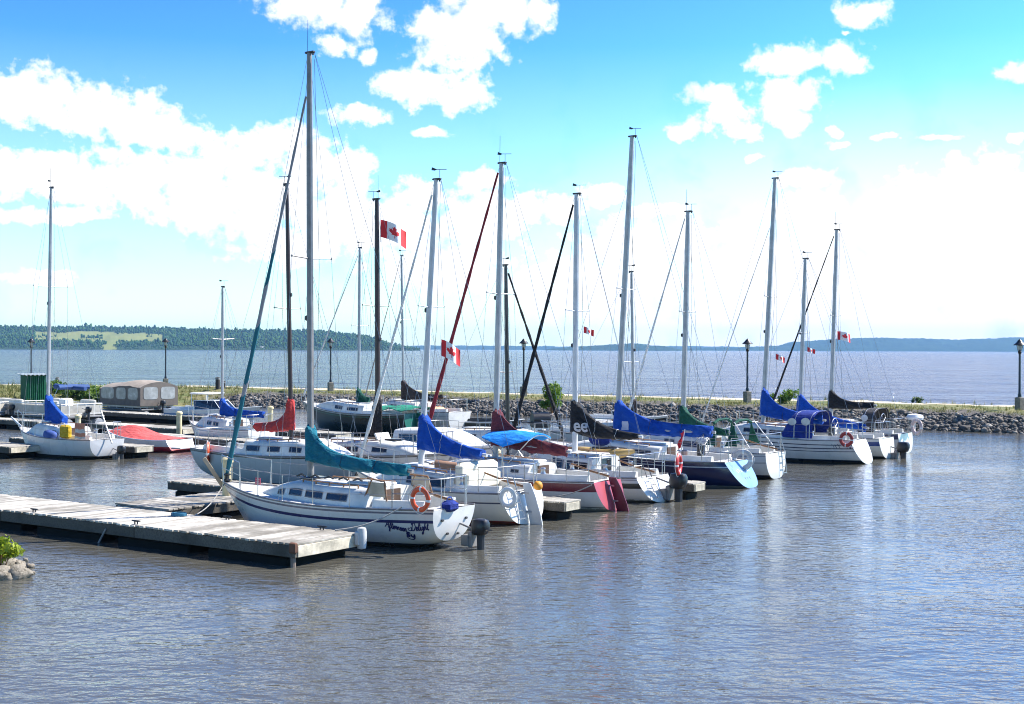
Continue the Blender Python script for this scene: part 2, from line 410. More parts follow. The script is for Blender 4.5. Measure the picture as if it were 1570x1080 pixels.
def sailcover(root, tm, ztop, zbot, xe, ze, m, w=.15, mr=.075, kdec=.2, endh=.16, seed=0, sag=.04, bunch=False, parent_name='sail_cover', mat_z=None, rake=0.0):
    """a canvas cover along the boom (mast at local x=tm, boom end at x=xe)"""
    L = tm - xe; sg = 1 if L > 0 else -1; L = abs(L); N, J = 72, 24; rows = []
    for i in range(N + 1):
        f = i / N; f = f ** 1.25; d = -.16 + (L + .16) * f; q = max(0, d) / L
        bot = lerp(zbot, ze - endh * .5, q) - sag * math.sin(PI * q)
        tp = lerp(zbot + (.17 + endh * .55), ze + endh * .5, q) + (ztop - zbot - .2) * (math.exp(-q / kdec) - math.exp(-1 / kdec) * q) - sag * .5 * math.sin(PI * q)
        if d < 0: k = sm(-.17, -.10, d); tp = lerp(lerp(bot, ztop, .6), ztop, k)
        hgt = tp - bot; r = []
        wd = w * (1 - .45 * q) * (.62 + .38 * sm(0, .12, q)) * (1 if d > -.09 else max(.15, 1 - (-.09 - d) * 12))
        for j in range(J):
            a = 2 * PI * j / J; v = .5 - .5 * math.cos(a); sd = math.copysign(1, math.sin(a)) if abs(math.sin(a)) > 1e-6 else 0
            prof = abs(math.sin(a)) ** .75 * (1 - .62 * v * min(1, hgt / .5))
            col_ = sm(.30, .08, abs(d)) * (sm(-.15, -.05, d))
            y = sd * max(wd * prof, col_ * (mr + .045) * min(1, abs(math.sin(a)) * 2.2)); z = bot + hgt * v
            n1 = noise.noise(Vector((d * 2.1 + z * 3.2 + seed * 9, sd, seed))) * .095 + noise.noise(Vector((d * 4.5 + z * 7.5, seed * 3 + z, sd))) * .065 + noise.noise(Vector((d * 9 + z * 15, seed * 3 + z * 2, sd * 3))) * .02; n1 *= .35 + .65 * sm(-.05, .25, d)
            r.append(Vector((tm - sg * d + rake * (z - zbot), y + sd * n1, z + n1 * .55 * (1 - v) )))
        rows.append(r)
    mb = MB(); mb.grid(rows, True, 0, True, True); co = mb.build('sail_cover', m, root, ang=60)
    if L > 1.5:
        for i in (34, 54):
            t = MB(); c_ = sum(rows[i], Vector()) / J; t.tube([c_ + (p - c_) * 1.04 + Vector((0, 0, 0)) for p in rows[i] + rows[i][:1]], .006, 4); t.build('tie_strap', M_ROPEW if (i + int(seed * 10)) % 2 else M_DARK, co)
    return co

def windvane(mast, p, s=.62):
    mb = MB(); p = Vector(p); mb.tube([p, p + Vector((0, 0, .32 * s))], .007, 5)
    q = p + Vector((0, 0, .32 * s)); ax = Vector((.85, .5, 0))
    mb.tube([q - ax * .28 * s, q + ax * .2 * s], .008, 5)
    mb.add([q + ax * .1 * s + Vector((0, 0, .0)), q + ax * .32 * s + Vector((0, 0, .09 * s)), q + ax * .34 * s + Vector((0, .004, -.03 * s)), q + ax * .2 * s + Vector((0, .004, -.05 * s))], [(0, 1, 2, 3)])
    mb.build('wind_vane', M_BLACK, mast)

def seed_ant(L): return int(L * 100) % 2 == 0
def sailboat(label, stern, bowpx, mastpx, tip, ang=HANG, L=None, S=None, B=None, fb=1.0, fs=.8, hull=None, hk={}, transom=None, tlab=None,
             spar=M_ALU, mr=.075, cov=None, jib=None, jibr=.06, jibtop=.96, frac=1.0, cab=dict(), cabm=M_DECK, spread=.56, spl=.55, deckm=M_DECK, ck=(.05, .34),
             rl=True, npost=6, group='sailboats moored along the docks', vane=True, backstay=True, pw=M_STEEL, railm=M_ALUD, boom=True, lower=True, mastbase=None):
    F = Frame(S if S is not None else ground(*stern), ang)
    if L is None: L = F.t(bowpx)
    tm = F.t(mastpx); tt = F.t(tip[0]); zt = zpx(tip[0], tip[1], F.d(tt))
    B = B or L * .33 + .15
    H = Hull(L, B, fb, fs, **hk)
    root = empty('sailboat', F.S, ang, label, 'sailboat', group)
    H.build(root, hull, transom, tlab); H.deck(root, deckm, ck=ck); H.rail(root, railm)
    c, side = cabin(root, H, **{**dict(u0=.345, u1=.80, h=.36, wf=.66, windows=((.1, .3), (.38, .56))), 'mt': cabm, **cab})
    zb = H.s_(tm / L) + (mastbase if mastbase is not None else cab.get('h', .36) * .9)
    # mast
    mb = MB(); base = Vector((tm, 0, zb)); top = Vector((tt, 0, zt)); P = [base.lerp(top, f) for f in (0, .25, .5, .75, .9, 1)]
    mb.tube(P, [mr, mr, mr, mr * .97, mr * .85, mr * .75], 12)
    mast = mb.build('mast', spar, root)
    h = MB(); h.box(top + Vector((-.02, 0, .015)), (mr * 3.4, mr * 1.1, .05), 0, None, .015); h.box(top + Vector((-mr * 1.5, 0, -.01)), (.04, .02, .09)); h.build('mast_head', M_DARK, mast)
    if vane: windvane(mast, top + Vector((-mr * 1.5, 0, .05)))
    def at(f): return base.lerp(top, f)
    lt = MB(); p_ = at(.47 + .1 * math.sin(L * 7)) + Vector((mr + .03, 0, 0)); lt.box(p_, (.07, .07, .12), 0, None, .02); lt.build('mast_light', M_DARK, mast)
    for k_, sd in ((.04, 1), (-.03, -1)):
        hl = MB(); hl.tube([at(.985) + Vector((-mr - .03, sd * .05, 0)), at(.5) + Vector((-mr - .09, sd * .09 + k_, 0)), at(.12) + Vector((-mr - .02, sd * mr, 0))], .007, 4); hl.build('halyard', M_ROPEW if sd > 0 else M_ROPE, mast)
    if zt > 8.6 and seed_ant(L):
        an = MB(); an.tube([top + Vector((.06, 0, 0)), top + Vector((.05, 0, .75))], .006, 4); an.build('antenna', M_DARK, mast)
    hound = at(frac); um = tm / L; cp = [H.sheer(um - .01, sd, .05) for sd in (1, -1)]
    if spread:
        sp = at(spread)
        for sd in (1, -1):
            s = MB(); e = sp + Vector((-.06, sd * spl, .03)); s.tube([sp, e], [.02, .014], 6); s.ell(e, (.025, .025, .03), 0, 4, 6); s.build('spreader', spar if spar in (M_ALU, M_WHITESPAR) else M_ALUD, mast)
            s = MB(); s.tube([hound, e, cp[0 if sd > 0 else 1]], .0055, 4); s.build('shroud', M_WIRE, root)
            if lower:
                s = MB(); s.tube([sp - Vector((0, 0, .1)), H.sheer(um - .05, sd, .05)], .005, 4); s.build('shroud', M_WIRE, root)
    else:
        for sd in (1, -1): s = MB(); s.tube([hound, cp[0 if sd > 0 else 1]], .0055, 4); s.build('shroud', M_WIRE, root)
    bowp = H.sheer(1, 1, 0); bowp.y = 0; bowp.x -= .12
    fsm = MB(); fsm.tube([at(min(frac, .985)) + Vector((mr, 0, 0)), bowp], .006, 4); fsm.build('forestay', M_WIRE, root)
    if jib is not None:
        a = at(frac * jibtop) + Vector((mr + .03, 0, 0)); bt = bowp + Vector((0, 0, .18)); j = MB(); n = 28; pts, rr = [], []
        for i in range(n + 1):
            f = i / n; pts.append(bt.lerp(a, f)); rr.append(jibr * (.55 + .45 * sm(0, .06, f)) * (1 - .62 * f) * (1 + .16 * math.sin(i * 1.9) + .12 * noise.noise(Vector((i * .7, L, 3)))))
        j.tube(pts, rr, 8); jo = j.build('furled_jib', jib, root)
        d = MB(); d.lathe([(.03, -.12), (.1, -.1), (.1, -.07), (.05, -.05), (.05, .02), (.1, .04), (.1, .06), (.03, .08)], bt + Vector((0, 0, -.04)), 10); d.build('furler_drum', M_BLACK, root)
    if backstay:
        q = H.sheer(0, 1, .0); q.y = 0; s = MB(); s.tube([top + Vector((-mr * 2, 0, 0)), (q.x + .06, 0, q.z)], .0055, 4); s.build('backstay', M_WIRE, root)
    if cov:
        m, yt, yb, xe, ye = cov[:5]; kw = cov[5] if len(cov) > 5 else {}
        te = F.t(xe); ze = zpx(xe, ye, F.d(te)); zt_ = zpx(mastpx, yt, F.d(tm)); zb_ = zpx(mastpx, yb, F.d(tm)); rk = (tt - tm) / (zt - zb)
        sailcover(root, tm + rk * (zb_ - zb), zt_, zb_, te, ze, m, seed=L, rake=rk, mr=mr, **kw)
        if boom:
            b = MB(); b.tube([(tm - math.copysign(.08, tm - te), 0, zb_ + .1), (te - math.copysign(.12, tm - te), 0, ze - .02)], .045, 8); b.build('boom', spar, root)
            s = MB(); s.tube([(te, 0, ze + .1), (top.x - mr * 2, 0, zt)], .0055, 4); s.build('topping_lift', M_WIRE, root)
            s = MB(); x = lerp(tm, te, .85); s.tube([(x, 0, ze), (min(x, L * .3), 0, H.s_(.2) + .1)], .01, 4); s.build('mainsheet', M_ROPEW, root)
    if rl:
        for sd in (1, -1): railing(root, H, sd, .13, .84, npost)
        pulpit(root, H); pushpit(root, H)
    # winches, cleats
    for sd in (1, -1):
        wv = MB(); u = .27; wv.lathe([(.075, 0), (.06, .05), (.055, .1), (.07, .13), (.06, .16), (.01, .17)], (H.L * u, sd * H.b(u) * .61, H.s_(u) + .16), 10); wv.build('winch', M_STEEL, root)
    return root, F, H, side

def lifebuoy(F, p, label, m=M_ORANGE, R=.29, r=.065, face='y', band=M_WHITEP, rz=0.0):
    """ring hung on a rail; p in the boat's own coordinates"""
    w = F.world(p); o = empty('lifebuoy', w, F.ang + rz, label, 'lifebuoy', 'lifebuoys hung on the sailboat rails')
    mb = MB(); n = 32; rows = []
    for i in range(n):
        a = 2 * PI * i / n; c = Vector((R * math.cos(a), 0, R * math.sin(a))); u = c.normalized()
        rows.append([c + u * r * math.cos(k * PI / 5) + Vector((0, r * .8 * math.sin(k * PI / 5), 0)) for k in range(10)])
    mb.grid(rows + [rows[0]], True); me = mb
    for fi, f in enumerate(me.f):
        i = (fi // 10) % n; me.m[fi] = 1 if (i % 8) in (0,) else 0
    mb.build('ring', [m, band], o)
    s = MB(); R2 = R + r + .02
    s.tube([Vector((R2 * (1 + .05 * math.cos(4 * t)) * math.cos(t), .02, R2 * (1 + .05 * math.cos(4 * t)) * math.sin(t))) for t in [2 * PI * i / 40 for i in range(41)]], .009, 4)
    s.build('grab_line', M_ROPEW, o)
    return o

LEAF = [(0, -1.0), (.06, -.98), (.04, -.45), (.5, -.53), (.42, -.36), (.9, .03), (.78, .1), (.86, .42), (.6, .37), (.52, .5), (.26, .22), (.36, .82), (.18, .72), (0, 1.05)]
def flag(p, w, h, label, droop=.25, yaw=.25, wav=.09, ph=0.0, amp=1.0, name='flag'):
    o = empty(name, p, yaw, label, 'flag', 'red and white maple leaf flags flying from the rigging')
    def P(x, y, off=0):
        X = x * w; return Vector((X * .96, math.sin(x * 6.5 + ph + y * .6) * wav * w * min(1, .3 + x * 1.4) * amp + off, (y - .5) * h - droop * w * x * (.6 + .5 * x) + math.sin(x * 5 + ph) * .03 * w))
    xs = sorted(set([i / 20 for i in range(21)] + [.25, .75])); mb = MB()
    rows = [[P(x, j / 6) for j in range(7)] for x in xs]; mb.grid(rows)
    for fi in range(len(mb.f)):
        x = (xs[fi // 6] + xs[fi // 6 + 1]) / 2; mb.m[fi] = 0 if (x < .25 or x > .75) else 1
    fo = mb.build('flag_cloth', [mat('flag_red', (.68, .03, .035), .8, var=.08), mat('flag_white', (.8, .8, .8), .8, var=.05)], o, ang=180)
    lf = LEAF + [(-x, y) for x, y in LEAF[-2:0:-1]]
    for sd in (1, -1):
        l = MB(); pts = [(.5 + x * .34 * h / w, .5 + y * .33) for x, y in lf]; c = (.5, .47)
        # rings towards the centre so that the leaf follows the folds of the cloth
        rings = [[(lerp(c[0], a, f), lerp(c[1], b, f)) for a, b in pts] for f in (1, .75, .5, .25, .04)]
        l.grid([[P(a, b, sd * .008) for a, b in r] for r in rings], True); l.build('maple_leaf', mat('flag_red', (.68, .03, .035)), fo, ang=180)
    if h > .3:
        s = MB(); s.tube([P(0, -.3), P(0, 1.4)], .008, 4); s.build('halyard', M_ROPEW, o)
    return o

def ladder(root, H, y):
    mb = MB()
    for dy in (-.13, .13): mb.tube([(H.x(0, 0) - .10, y + dy, .12), (H.x(0, .9) - .07, y + dy, H.s_(0)), (H.x(0, 1) + .03, y + dy, H.s_(0) + .35)], .013, 5)
    for k in range(4): f = k / 3.2; mb.tube([(lerp(H.x(0, 0) - .10, H.x(0, .9) - .07, f), y - .13, lerp(.16, H.s_(0), f)), (lerp(H.x(0, 0) - .10, H.x(0, .9) - .07, f), y + .13, lerp(.16, H.s_(0), f))], .014, 5)
    mb.build('boarding_ladder', M_STEEL, root)
def text_mesh(body, size, fn, m, name, parent, shear=.0, bold=.0, spacing=1.0):
    cu = bpy.data.curves.new('lettering', 'FONT'); cu.body = body; cu.size = size; cu.shear = shear; cu.offset = bold; cu.space_character = spacing
    cu.align_x = 'CENTER'; cu.resolution_u = 3
    t = bpy.data.objects.new('lettering_source', cu); COL.objects.link(t)
    dg = bpy.context.evaluated_depsgraph_get(); dg.update()
    me = bpy.data.meshes.new_from_object(t.evaluated_get(dg)); bpy.data.objects.remove(t)
    bpy.data.curves.remove(cu)
    for v in me.vertices: v.co = fn(v.co.x, v.co.y)
    me.materials.clear(); me.materials.append(m); me.name = name
    o = bpy.data.objects.new(name, me); COL.objects.link(o); o.parent = parent
    return o
# ------------------------------------------------------------------ the fleet
def f_at(F, px, py, y):
    l = Vector((-F.h.y, F.h.x, 0)); S2 = F.S + l * y; k = (px - CX) / FPX
    t = (k * S2.y - S2.x) / (F.h.x - k * F.h.y); d = S2.y + F.h.y * t
    return Vector((t, y, zpx(px, py, d)))

def dodger(root, H, x0, x1, zb, h, w, m, name='dodger', win=None, aft_open=True, fr=.45):
    """spray hood: x0 front (low), x1 aft edge"""
    N, J = 12, 16; rows = []
    for i in range(N + 1):
        f = i / N; hh = h * (.12 + .88 * sm(0, fr, f)) ; ww = w * (.86 + .14 * sm(0, fr, f)); x = lerp(x0, x1, f)
        rows.append([Vector((x - .10 * (1 - abs(math.cos(PI * j / J))) * f, ww * math.copysign(abs(math.cos(PI * j / J)) ** .6, math.cos(PI * j / J)), zb + hh * abs(math.sin(PI * j / J)) ** .55 + .01 * noise.noise(Vector((i, j, h))))) for j in range(J + 1)])
    mb = MB(); mb.grid(rows); d = mb.build(name, m, root, ang=60)
    for (f0, v0, rx, rz) in (win or ()):
        for sd in (1, -1):
            g = MB(); c = Vector((lerp(x0, x1, f0), sd * (w + .012), zb + h * v0)); n = 20
            g.add([c + Vector((rx * math.cos(2 * PI * k / n), -sd * .0 * k, rz * math.sin(2 * PI * k / n))) for k in range(n)], [tuple(range(n))]); g.build('dodger_window', mat('clear_vinyl', (.55, .57, .56), .2), d)
    for f in (.98, .5):
        t = MB(); i = int(f * N); t.tube([p + Vector((0, 0, -.012)) for p in rows[i]], .016, 5); t.build('hoop', M_STEEL, d)
    return d

def bimini(root, x0, x1, z, w, m, zdeck, droop=.08, point=0.0, frame=M_STEEL, leg=True):
    N, J = 12, 10; rows = []
    for i in range(N + 1):
        f = i / N; x = lerp(x0, x1, f)
        rows.append([Vector((x, w * (2 * j / J - 1) * (1 - .15 * abs(2 * f - 1)), z + .12 * (1 - (2 * j / J - 1) ** 2) - droop * math.sin(2 * PI * f) ** 2 - .06 * abs(2 * f - 1) ** 3 - point * (1 - abs(2 * f - 1)) * abs(2 * j / J - 1) ** 3 + .012 * noise.noise(Vector((i * .8, j * .6, z))))) for j in range(J + 1)])
    low = [[p - Vector((0, 0, .035)) for p in r] for r in rows]
    mb = MB(); mb.grid(rows); mb.grid([r[::-1] for r in low])
    for a, b in ((rows[0], low[0]), (rows[-1], low[-1]), ([r[0] for r in rows], [r[0] for r in low]), ([r[-1] for r in rows], [r[-1] for r in low])): mb.grid([a, b])
    o = mb.build('bimini_top', m, root, ang=50)
    if leg:
        xm = (x0 + x1) / 2
        for f in (.08, .5, .92):
            i = int(f * N); t = MB(); r = rows[i]
            t.tube([Vector((xm, r[0].y * 1.05, zdeck))] + [p - Vector((0, 0, .05)) for p in r] + [Vector((xm, r[-1].y * 1.05, zdeck))], .014, 5); t.build('bimini_frame', frame, o)
    return o

def wheel(root, p, R=.36):
    mb = MB(); n = 24; p = Vector(p)
    mb.tube([p + Vector((0, R * math.cos(2 * PI * i / n), R * math.sin(2 * PI * i / n))) for i in range(n + 1)], .016, 5)
    for k in range(5): mb.tube([p, p + Vector((0, R * math.cos(2 * PI * k / 5), R * math.sin(2 * PI * k / 5)))], .009, 4)
    o = mb.build('steering_wheel', M_STEEL, root)
    s = MB(); s.box(p + Vector((.12, 0, -.28)), (.2, .2, .62), 0, None, .04); s.build('pedestal', M_DARK, root)

def tiller(root, H):
    mb = MB(); x = H.x(0, 1); mb.tube([(x - .05, 0, H.s_(0) + .12), (x + .5, 0, H.s_(0) + .22), (x + 1.1, 0, H.s_(0) + .38)], [.03, .028, .02], 6); mb.build('tiller', M_WOOD, root)

def lace(root, H, m=M_ROPEW):
    pass

W_ = (.66, .645, .61)
M_JIBA, n, l, b = newmat('teal_edged_sail'); oc = objcoord(n); sp = n.new('ShaderNodeSeparateXYZ'); l.new(oc, sp.inputs[0])
_ph = math_(n, l, 'MULTIPLY_ADD', sp.outputs[1], 9.0, math_(n, l, 'MULTIPLY', sp.outputs[2], 3.4)); _sw = math_(n, l, 'GREATER_THAN', math_(n, l, 'ADD', math_(n, l, 'SINE', _ph), math_(n, l, 'MULTIPLY_ADD', noise_(n, l, oc, 2, 4), 2.2, -1.1)), math_(n, l, 'MULTIPLY_ADD', sp.outputs[2], .42, -2.2))
l.new(mix(n, l, _sw, (.27, .27, .29), (.008, .12, .16)), b.inputs['Base Color']); b.inputs['Roughness'].default_value = .8
# --- A: big white sloop in the foreground
hA = hullmat('hull_white_navy_stripe', W_, [('d', .035, .075, (.10, .11, .15)), ('d', .20, .262, (.012, .02, .10)), ('z', -9, .10, (.015, .02, .035))])
A, FA, HA, sideA = sailboat('large white sloop nearest the camera with teal sail cover, navy stripe and script lettering',
    (692, 841), 343, 477, (473, 82), vane=False, B=2.35, fb=.93, fs=.84, hull=hA, hk=dict(bs=.58, trake=-.10, kt=-.17, brake=1.0, dip=.09, k=.4, p=.7),
    transom=M_GEL, spar=M_ALUD, mr=.078, cov=(F_TEAL, 654, 708, 627, 721, dict(w=.17, kdec=.115, endh=.22, sag=.07)), jib=M_JIBA, jibr=.062, jibtop=.90,
    cab=dict(u0=.235, u1=.74, h=.37, wf=.70, windows=((.17, .345), (.385, .54), (.58, .70), (.755, .815)), front=.40), ck=(.05, .225), npost=6, spread=.52, spl=.62)
navy = mat('navy_lettering', (.012, .015, .09), .5, var=.0)
def hullmap(F, H, px, py, sx=1.0, rot=0.0, curve=0.0, sd=1):
    c = f_at(F, px, py, H.B / 2 * .97)
    def fn(x, y):
        # local +x runs to the bow; on the port side text reads from bow to stern
        return H.side(c.x - sd * x, c.z + y + curve * x * x - .0, sd, .010)
    return fn
hull_obj = [o for o in A.children if o.name.startswith('hull')][0]
fnA = hullmap(FA, HA, 607, 806, curve=.12)
SCR = dict(A=(.62, [(0, 0), (.15, .3), (.36, 1), (.46, 1), (.5, .05), (.62, .1)], [(.10, .42), (.56, .46)]), f=(.28, [(0, .1), (.15, .5), (.24, .95), (.13, 1), (.05, .2), (0, -.45), (.1, -.45), (.12, 0), (.28, .12)]),
    t=(.28, [(0, .1), (.15, .9), (.1, .1), (.18, 0), (.28, .12)], [(0, .62), (.27, .66)]), e=(.28, [(0, .12), (.2, .3), (.2, .48), (.1, .5), (.03, .25), (.1, 0), (.28, .12)]), r=(.30, [(0, .1), (.08, .45), (.1, .54), (.22, .48), (.2, .1), (.30, .1)]),
    n=(.38, [(0, .1), (.05, .5), (.06, 0), (.08, .35), (.2, .5), (.24, .4), (.25, .05), (.38, .12)]), o=(.32, [(0, .1), (.15, .5), (.04, .4), (.05, .05), (.2, .02), (.25, .35), (.15, .5), (.32, .35)]),
    D=(.62, [(.14, .95), (.08, .02), (.38, .05), (.56, .5), (.38, 1), (-.05, .95), (.02, .75)]), l=(.25, [(0, .1), (.2, .7), (.18, 1), (.1, .95), (.06, .2), (.12, 0), (.25, .12)]), i=(.25, [(0, .1), (.1, .5), (.08, .1), (.15, 0), (.25, .12)], [(.11, .68), (.14, .74)]),
    g=(.32, [(.22, .48), (.06, .45), (.03, .1), (.18, .1), (.24, .5), (.2, -.3), (.05, -.5), (0, -.35), (.32, .12)]), h=(.36, [(0, .1), (.15, .9), (.1, 1), (.05, 0), (.07, .35), (.2, .5), (.24, .1), (.36, .1)]))
def script_text(body, h, fn, m, name, parent, w=.011, slant=.28):
    tot = sum(SCR[c][0] for c in body) * h; x0 = -tot / 2; mb = MB(); lift = 0
    for c in body:
        for st in SCR[c][1:]:
            P = []
            for (a, b), (c2, d2) in zip(st[:-1], st[1:]):
                for k in range(4): P.append((lerp(a, c2, k / 4), lerp(b, d2, k / 4)))
            P.append(st[-1]); L_, R_ = [], []
            for i, (a, b) in enumerate(P):
                q0, q1 = P[max(0, i - 1)], P[min(len(P) - 1, i + 1)]; dx, dy = q1[0] - q0[0], q1[1] - q0[1]; ln = math.hypot(dx, dy) or 1
                X, Y = x0 + (a + slant * b) * h, b * h; L_.append(fn(X - dy / ln * w, Y + dx / ln * w)); R_.append(fn(X + dy / ln * w, Y - dx / ln * w))
            mb.grid([L_, R_])
        x0 += SCR[c][0] * h
    o = mb.build(name, m, parent, smooth=False)
    return o
script_text('Afternoon', .155, lambda x, y: fnA(x * .94 - .26, y - .150 - x * .12), navy, 'boat_name', hull_obj, w=.0105)
script_text('Delight', .165, lambda x, y: fnA(x * .98 + .26, y - .145 + x * .04), navy, 'boat_name', hull_obj, w=.0105)
em = MB()
def swirl(cx, cy_, r0, r1, a0, a1, w0, w1, n=22):
    L_, R_ = [], []; cy = cy_ - .06
    for i in range(n + 1):
        f = i / n; a = lerp(a0, a1, f); r = lerp(r0, r1, f); w = lerp(w0, w1, f)
        L_.append(fnA(cx + (r + w) * math.cos(a), cy + (r + w) * math.sin(a))); R_.append(fnA(cx + (r - w) * math.cos(a), cy + (r - w) * math.sin(a)))
    em.grid([L_, R_])
swirl(.0, -.155, .012, .060, 0, 4.6, .014, .020); swirl(.05, -.19, .010, .050, 1.5, 6.8, .016, .020); swirl(-.045, -.19, .012, .042, 3, 7.6, .015, .019)
swirl(.0, -.20, .075, .09, 3.3, 6.1, .010, .012); swirl(.04, -.05, .012, .055, .5, 7.2, .008, .010)
em.build('boat_emblem', navy, hull_obj, smooth=False)
outboard(A, f_at(FA, 736, 799, -.25) + Vector((0, 0, -.28)), leg=.95, s_=1.1)
zt = HA.s_(.2) + .16
for sd in (1, -1):
    dk = MB(); dk.tube([(1.75, sd * .72, zt), (1.55, sd * .70, zt + .42)], .02, 5); dk.tube([(1.1, sd * .74, zt), (1.2, sd * .70, zt + .40)], .02, 5); dk.tube([(1.2, sd * .70, zt + .4), (1.75, sd * .62, zt + .43)], .018, 5); dk.build('screen_post', M_WOOD, A)
for sd in (1, -1): dk = MB(); dk.box((1.40, sd * .70, zt + .22), (.50, .015, .30)); dk.build('spray_screen', mat('amber_vinyl', (.42, .36, .28), .25), A)
tiller(A, HA)
for i in range(5):
    fr = MB(); x = 2.0 + i * .42; fr.tube([(x, .50, zt + .34), (x + .12, .50, zt + .39), (x + .26, .50, zt + .34)], .022, 5); fr.build('coiled_line', M_DARK, A)
for k, (px, py) in enumerate(((697, 838),)): pass
for y_, z_ in ((.4, .62), (-.38, .6), (.2, .33), (-.15, .3)): fl = MB(); fl.box((HA.x(0, z_ / .84) - .035, y_, z_), (.03, .07, .05), 0, None, .01); fl.build('transom_fitting', M_DARK, A)

# --- F
hF = hullmat('hull_cream_red_bottom', (.66, .63, .55), [('d', .19, .225, (.06, .06, .09)), ('z', -9, .10, (.25, .035, .02))])
Fb, FF, HF, sideF = sailboat('cream white sloop with blue sail cover, white lifebuoy, white rudder and red bottom',
    (812, 803), 546, 646, (668, 276), B=2.35, fb=.95, fs=.74, hull=hF, hk=dict(bs=.70, trake=.22, kt=0.0, brake=.9),
    transom=M_GEL, spar=M_WHITESPAR, mr=.075, cov=(F_BLUE, 637, 690, 741, 697, dict(w=.16, kdec=.30, endh=.22)), jib=F_WHITE, jibr=.05, jibtop=.95,
    cab=dict(u0=.30, u1=.80, h=.38, wf=.72, windows=((.08, .34), (.38, .55)), front=.45, wv=(.22, .78)), spread=.56, spl=.5)
rudder(Fb, HF, M_GEL, w=.34, top=.95)
tiller(Fb, HF); ladder(Fb, HF, .42)
mm = MB(); mm.tube([(1.75, .55, 1.28), (2.2, .80, 1.34)], .10, 12); mm.build('rolled_mat', mat('brown_mat', (.30, .17, .11), .9), Fb)
mm = MB(); mm.box((1.55, .0, 1.08), (.22, 1.5, .62), 0, None, .08); mm.box((1.40, .0, .95), (.2, 1.3, .4), 0, None, .05); mm.build('cream_bulkhead', M_CREAM, Fb)

# --- G
hG = hullmat('hull_white_burgundy_band', W_, [('d', .02, .235, (.15, .012, .03)), ('z', .0, .09, (.55, .55, .50)), ('z', -9, .0, (.1, .1, .08)), ('z', .09, .115, (.1, .1, .1))])
M_BURG = mat('burgundy_paint', (.17, .015, .035), .35, var=.2)
G, FG, HG, sideG = sailboat('white sloop with burgundy band, burgundy rudder, maroon sail cover and bright blue awning',
    (945, 783), 640, 760, (768, 251), B=2.4, fb=.98, fs=.74, hull=hG, hk=dict(bs=.54, trake=.26, kt=0.0, brake=1.0),
    transom=mat('pink_red_transom', (.42, .07, .085), .35, var=.12), tlab='pinkish red transom', spar=M_ALU, mr=.08, cov=(F_MAROON, 629, 684, 870, 692, dict(w=.16, kdec=.24, endh=.26, sag=.02)), jib=F_DRED, jibr=.07, jibtop=.97,
    cab=dict(u0=.34, u1=.82, h=.34, wf=.62, windows=((.1, .18), (.34, .42)), wv=(.45, .7), front=.5), spread=.56, spl=.62)
rudder(G, HG, M_BURG, w=.34, top=.84); tiller(G, HG)
p0 = f_at(FG, 828, 684, 0); p1 = f_at(FG, 757, 678, 0)
bimini(G, p0.x, p1.x, 1.80, .62, F_SKY, .95, droop=.02, point=.26)

# --- I
hI = hullmat('hull_white_black_band', W_, [('d', .03, .05, (.1, .1, .12)), ('d', .13, .27, (.012, .013, .018)), ('z', -9, .05, (.1, .11, .12))])
I, FI, HI, sideI = sailboat('white sloop with black band, black lettered sail cover and black outboard',
    (1018, 769), 775, 882, (883, 298), B=2.3, fb=.98, fs=.66, hull=hI, hk=dict(bs=.74, trake=.34, kt=0.0, brake=.8),
    transom=M_GEL, spar=M_WHITESPAR, mr=.078, cov=(F_BLACK, 614, 663, 980, 669, dict(w=.15, kdec=.30, endh=.14, sag=.10)), jib=F_BLACK, jibr=.07, jibtop=.96,
    cab=dict(u0=.34, u1=.82, h=.46, wf=.72, windows=((.06, .34), (.38, .55)), front=.4, wv=(.22, .78)), spread=.55, spl=.6)
outboard(I, f_at(FI, 1039, 732, -.2) + Vector((0, 0, -.30)), leg=.8, s_=1.4); ladder(I, HI, .35); tiller(I, HI)

# --- J
hJ = hullmat('hull_navy_blue', (.012, .018, .07), [('d', .115, .145, (.5, .52, .55)), ('z', .0, .07, (.32, .34, .36)), ('z', -9, .0, (.05, .05, .06))], rough=.15)
J, FJ, HJ, sideJ = sailboat('navy blue sloop with pale blue reverse transom and long royal blue sail cover',
    (1155, 748), 832, 946, (968, 210), B=2.7, fb=1.08, fs=.76, hull=hJ, hk=dict(bs=.56, trake=.55, kt=0.0, brake=.9),
    transom=mat('pale_blue_transom', (.22, .37, .54), .3, var=.12), tlab='pale blue sloping transom', spar=M_ALU, mr=.088, cov=(F_BLUE, 617, 663, 1092, 662, dict(w=.17, kdec=.20, endh=.34, sag=.02)), jib=None, frac=.83,
    cab=dict(u0=.36, u1=.84, h=.36, wf=.62, windows=((.08, .26), (.32, .52)), front=.5, wv=(.4, .7)), spread=.50, spl=.55, ck=(.10, .35))
wheel(J, (1.6, 0, 1.2), .34)
txJ = mat('dark_transom_lettering', (.03, .05, .12), .5, var=0)
def transmap(H, z0, y0=0.0):
    def fn(x, y):
        z = z0 + y; zr = z / H.s_(0)
        return Vector((H.trake * zr - .03, y0 - x, z))
    return fn
def scribble(name, parent, fn, m, words, h, w=.011, adv=.8):
    mb = MB(); x = -sum(words) * h * adv / 2 - (len(words) - 1) * h * .3; rnd = random.Random(len(words) * 7 + sum(words))
    for nl in words:
        for _ in range(nl):
            k = 6; L_, R_ = [], []; x0 = x; ph = rnd.random() * 3
            for i in range(k + 1):
                f = i / k; xx = x0 + h * adv * .75 * f; yy = h * (.5 * math.sin(f * PI * (1 + rnd.random() * .3) + ph) + .15 * math.sin(9 * f + ph)); L_.append(fn(xx - w, yy + w)); R_.append(fn(xx + w, yy - w))
            mb.grid([L_, R_]); x += h * adv
        x += h * .6
    return mb.build(name, m, parent, smooth=False)
